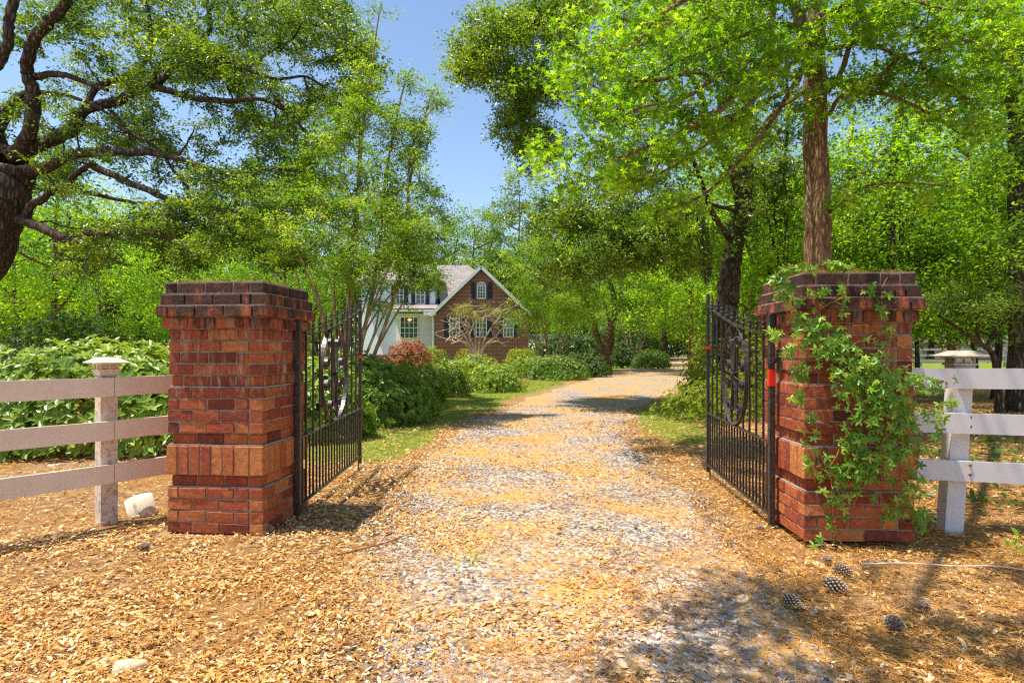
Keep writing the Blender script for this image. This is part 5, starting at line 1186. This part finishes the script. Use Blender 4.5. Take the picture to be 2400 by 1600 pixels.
mb.add(V, [[0, 1, 5, 4], [2, 3, 4, 5], [0, 3, 2, 1]], [[1, 2, 5], [3, 0, 4]]); hpart('main_roof', mb, 'shingle')
# lower roof behind the gable, falling to the right
mb = MB(); V = [(hx(1030), 51.2, hz(731)), (hx(1240), 51.2, hz(731)), (hx(1240), 60, hz(731)), (hx(1030), 60, hz(731)), (hx(1000), 56.5, hz(622)+.95), (hx(1085), 56.5, hz(622)+.95)]
mb.add(V, [[0, 1, 5, 4], [2, 3, 4, 5], [0, 3, 2, 1]], [[1, 2, 5], [3, 0, 4]]); hpart('side_roof', mb, 'shingle')
mb = MB(); mb.lathe((bx(963), Yb-.62, bz(750)), [(.01, .1), (.16, .04), (.20, -.03), (.05, -.10)], 12)
hpart('hall_lamp', mb, 'lamp_glow')
mb = MB(); mb.beam(at(893, 815, 29), at(897, 780, 29), .10, .10); o = mb.done('white_post', M['white_trim']); tag(o, 'thin white post standing among the shrubs before the white house wall', 'post')
# deck railing beside the gable
rail = thing('deck_railing', 'white balustrade just right of the brick gable', 'railing', (hx(1238), 52.5, .2))
mb = MB(); xa, xb = hx(1238)+.02, hx(1262)+1.4
def rrel(v): return (v[0]-rail.location.x, v[1]-rail.location.y, v[2]-rail.location.z)
MB().beam(rrel((xa, 52.5, hz(783))), rrel((xb, 52.5, hz(783))), .1, .09).done('top_rail', M['deck_wood'], rail)
MB().beam(rrel((xa, 52.5, hz(808))), rrel((xb, 52.5, hz(808))), .08, .08).done('bottom_rail', M['deck_wood'], rail)
for i in range(16):
    x = xa+(xb-xa)*(i+.5)/16; MB().beam(rrel((x, 52.5, hz(808))), rrel((x, 52.5, hz(783))), .05, .05).done('baluster', M['deck_wood'], rail)
for x in (xa+.03, (xa+xb)/2, xb): MB().beam(rrel((x, 52.5, 0.1)), rrel((x, 52.5, hz(780))), .11, .11).done('post', M['deck_wood'], rail)

# ---------------------------------------------------------------- far fences and the neighbour's house
def rail_fence(label, a, b, n, H, name='rail_fence', mat='white_trim', rails=3, pw=.13, zoff=0.0):
    a = np.array(a, float); b = np.array(b, float); root = thing(name, label, 'fence', (a[0], a[1], float(gz(a[0], a[1]))+zoff)); L = np.linalg.norm(b-a)
    for i in range(n+1):
        p = (b-a)*i/n; z = float(gz(*(a+p)))+zoff-root.location.z
        MB().box((p[0], p[1], z+H/2), (pw, pw, H+.1)).done('post', M[mat], root)
        if i < n:
            q = (b-a)*(i+1)/n; z2 = float(gz(*(a+q)))+zoff-root.location.z
            for r in range(rails):
                h = H*(.93-.31*r) ; MB().beam((p[0], p[1]-.08, z+h), (q[0], q[1]-.08, z2+h), .05, .15).done('rail', M[mat], root)
    return root
rail_fence('white rail fence across the far end where the drive bends away', (10.2, 78), (31, 74), 11, 1.25, pw=.18)
rail_fence('distant white rail fence at the far left edge', (-58, 62), (-44.5, 58), 6, 1.3)
rail_fence('grey rail fence in front of the tan board fence', (26.5, 43), (42, 40), 6, 1.32, mat='grey_wood')
root = thing('board_fence', 'tall tan board fence in front of the neighbour house', 'fence', (46.5, 72, .35)); mb = MB(); g = np.random.default_rng(3)
for i in range(150):
    mb.box((i*.15, -i*.012, .95+g.normal(0, .012)), (.138, .02, 1.95), g.normal(0, .01))
mb.done('boards', M['cedar'], root)
mb = MB(); mb.beam((0, .05, .5), (22.5, -1.7, .5), .04, .09); mb.beam((0, .05, 1.5), (22.5, -1.7, 1.5), .04, .09); mb.done('backing_rail', M['cedar'], root)
nb = thing('neighbour_house', 'white neighbour house with low gable roof behind the tan board fence', 'house', (60, 88, .4))
mb = MB(); V = [(-1, 0, 0), (17, 0, 0), (17, 0, 3.4), (8, 0, 6.0), (-1, 0, 3.4)]; V += [(a, b+8, c) for a, b, c in V]
mb.add(V, [[1, 0, 5, 6], [2, 1, 6, 7], [0, 4, 9, 5], [0, 1, 2, 4]], [[4, 2, 3]]); mb.done('wall', M['siding'], nb)
for s in (0, 1):
    mb = MB(); xe = -1.8 if s == 0 else 17.8; V = [(8, -.7, 6.15), (xe, -.7, 3.25), (xe, 8.6, 3.25), (8, 8.6, 6.15)]; V += [(a, b, c-.15) for a, b, c in V]
    mb.add(V, [[0, 1, 2, 3], [4, 7, 6, 5], [0, 4, 5, 1], [1, 5, 6, 2]]); mb.done('roof', M['shingle'], nb)
for x in (2.2, 4.6, 10):
    f = MB().box((x, -.03, 2.0), (1.3, .08, 1.5)).done('window', M['white_trim'], nb); MB().box((x, -.06, 2.0), (1.05, .06, 1.25)).done('pane', M['glass'], f)

# ---------------------------------------------------------------- climbing vine on the right pillar
def vine():
    g = np.random.default_rng(90); root = thing('climbing_vine', 'bright green climbing vine sprawling over the right pillar from its base to its top', 'vine', (2.2, 3.8, .03))
    o = np.array(root.location)
    fy = 3.88
    def at_face(px, py, off=.0): Y = fy-off; return at(px, py, Y)
    # strands over the face (photo pixels, metres off the brick)
    S = [[(1955, 1270, .03), (1950, 1180, .05), (1948, 1100, .05), (1975, 1020, .06), (2000, 930, .08), (1960, 840, .06), (1900, 770, .04), (1850, 740, .05)],
         [(1970, 1275, .03), (2010, 1160, .05), (2060, 1060, .1), (2090, 980, .12), (2060, 900, .12), (1990, 850, .1), (1930, 800, .08)],
         [(2040, 1020, .08), (2110, 960, .12), (2160, 900, .16), (2210, 895, .2), (2222, 905, .2)],
         [(1960, 830, .06), (2020, 800, .06), (2060, 790, .05), (2070, 740, .05), (2068, 690, .04), (2080, 650, .04)],
         [(1900, 770, .04), (1930, 720, .04), (1970, 700, .04), (1985, 660, .04), (1975, 630, .04)],
         [(1860, 760, .05), (1830, 700, .03), (1820, 650, .04), (1850, 625, .05), (1950, 618, .05)],
         [(2090, 980, .12), (2140, 1040, .14), (2150, 1100, .12), (2140, 1180, .1), (2135, 1230, .05)],
         [(2010, 1160, .05), (2060, 1160, .08), (2090, 1200, .05), (2150, 1240, .03)],
         [(1950, 1000, .06), (1900, 980, .06), (1880, 900, .05), (1870, 850, .05)],
         [(2040, 900, .1), (2100, 860, .1), (2140, 850, .08), (2050, 770, .05), (1940, 770, .06)],
         [(1950, 1120, .05), (1915, 1090, .05), (1910, 1130, .04)]]
    mb = MB(); AP = []
    for s in S:
        P = smooth_line([at_face(*p) for p in s], 5); P[1:-1] += g.normal(0, .008, (len(P)-2, 3)); mb.tube(P-o, np.linspace(.0045, .0022, len(P)), 5); AP.append(P)
    mb.done('stems', M['stick'], root)
    B = []
    for px, py, rx, ry, off, n in ((1895, 775, 55, 40, .05, 46), (1960, 810, 60, 45, .08, 60), (2030, 850, 60, 50, .11, 66), (2080, 910, 60, 50, .14, 66), (2010, 900, 55, 50, .11, 50), (2110, 970, 50, 45, .14, 46), (2050, 990, 55, 50, .12, 56), (2165, 900, 45, 22, .17, 22), (2000, 1040, 50, 40, .09, 34),
        (2070, 1070, 55, 40, .11, 40), (1975, 1120, 40, 40, .07, 30), (2035, 1110, 40, 30, .08, 20), (1960, 1175, 22, 30, .05, 10), (1950, 1225, 20, 20, .03, 6), (2130, 1050, 40, 60, .12, 26), (2125, 1130, 34, 50, .1, 16), (2100, 1190, 50, 34, .07, 20), (2160, 1210, 30, 30, .05, 10),
        (1850, 700, 26, 50, .04, 20), (1830, 660, 26, 24, .05, 18), (1870, 630, 40, 12, .05, 18), (1960, 622, 60, 10, .03, 20), (1880, 870, 26, 30, .05, 14), (1870, 930, 20, 30, .05, 8), (1905, 1000, 22, 40, .05, 9), (1908, 1090, 20, 30, .05, 8), (1975, 690, 20, 30, .05, 9), (2070, 720, 20, 40, .05, 10), (1920, 690, 30, 20, .05, 9), (2040, 670, 22, 30, .04, 6), (1820, 780, 26, 14, .06, 7), (2080, 780, 20, 20, .05, 5), (1850, 820, 24, 26, .05, 9), (2200, 1000, 20, 60, .14, 6), (2220, 945, 22, 12, .16, 5), (1915, 1268, 14, 10, .03, 3)):
        x = px+g.normal(0, .5, n)*rx; y = py+g.normal(0, .5, n)*ry; Y = fy-off*g.uniform(.3, 1.3, n)
        B.append(np.stack([(x-CX)/F*Y, Y, CZ+(HY-y)/F*Y], 1))
    # on the side towards the drive
    P = np.vstack(B); pil = np.array(PR.location)
    n = len(P); m = 5
    out = np.tile([-.15, -1.0, .55], (n, 1))+g.normal(0, .35, (n, 3)); out /= np.linalg.norm(out, axis=1)[:, None]
    a = np.tile(np.array([-2.1, -1.05, 0, 1.05, 2.1]), n)+np.repeat(g.normal(0, .2, n), m); dn = np.repeat(g.normal(0, .5, (n, 3))+[0.25, 0, -.25], m, 0); O = np.repeat(out, m, 0)
    t1 = dn-O*np.sum(dn*O, 1)[:, None]; t1 /= np.linalg.norm(t1, axis=1)[:, None]; t2 = np.cross(O, t1)
    ax = t1*np.cos(a)[:, None]+t2*np.sin(a)[:, None]-O*.15
    tint = np.clip(np.repeat(g.normal(.5, .18, n), m)+g.normal(0, .07, n*m), 0, 1)
    tm = leaf_elliptic(.38, .14, -.10); V, Q = scatter(tm, np.repeat(P, m, 0)-o, ax, O+g.normal(0, .35, O.shape), .043*np.repeat(g.uniform(.7, 1.15, n), m)*g.uniform(.8, 1.1, n*m), g=g)
    link_mesh('leaves', V, Q, M['vine'], root, rep(tint, tm), smooth=True)
vine()
# low green ground cover behind the right fence
def cover():
    g = np.random.default_rng(95); n = 5200; x = g.uniform(2.9, 9.5, n); y = g.uniform(4.6, 10, n); k = fbm(x, y, .8, 97) > .42; x = x[k]; y = y[k]; n = len(x)
    P = np.stack([x, y, gnd(x, y)+g.uniform(.03, .16, n)], 1); nr = g.normal(0, .5, (n, 3)); nr[:, 2] = 1
    V, Q = scatter(LE, P, unit(n, g)*[1, 1, .3], nr, g.uniform(.06, .10, n), g=g); o = link_mesh('ground_cover', V, Q, M['dark'], tint=rep(np.clip(g.normal(.6, .2, n), 0, 1), LE)); tag(o, 'low dark green ground cover plants behind the right white fence', 'ground cover', kind='stuff')
cover()
def sprig(label, p, seed, n=16, s=.035):
    g = np.random.default_rng(seed); P = g.normal(0, .035, (n, 3)); P[:, 2] = np.abs(P[:, 2])*1.2+.01; nr = g.normal(0, .5, (n, 3)); nr[:, 2] += 1
    V, Q = scatter(LE, P, unit(n, g)+[0, 0, .3], nr, s*g.uniform(.7, 1.2, n), g=g); o = link_mesh('weed', V, Q, M['vine'], tint=rep(np.clip(g.normal(.6, .2, n), 0, 1), LE)); o.location = (p[0], p[1], p[2]+.02); tag(o, label, 'weed')
sprig('tiny green weed alone on the open gravel', gp(1110, 1322), 1)
sprig('pale green weed sprouting at the front corner of the vine covered pillar', gp(1958, 1275), 2, 14, .06)
sprig('small green seedling at the right edge of the straw', gp(2392, 1302), 3, 26, .05)
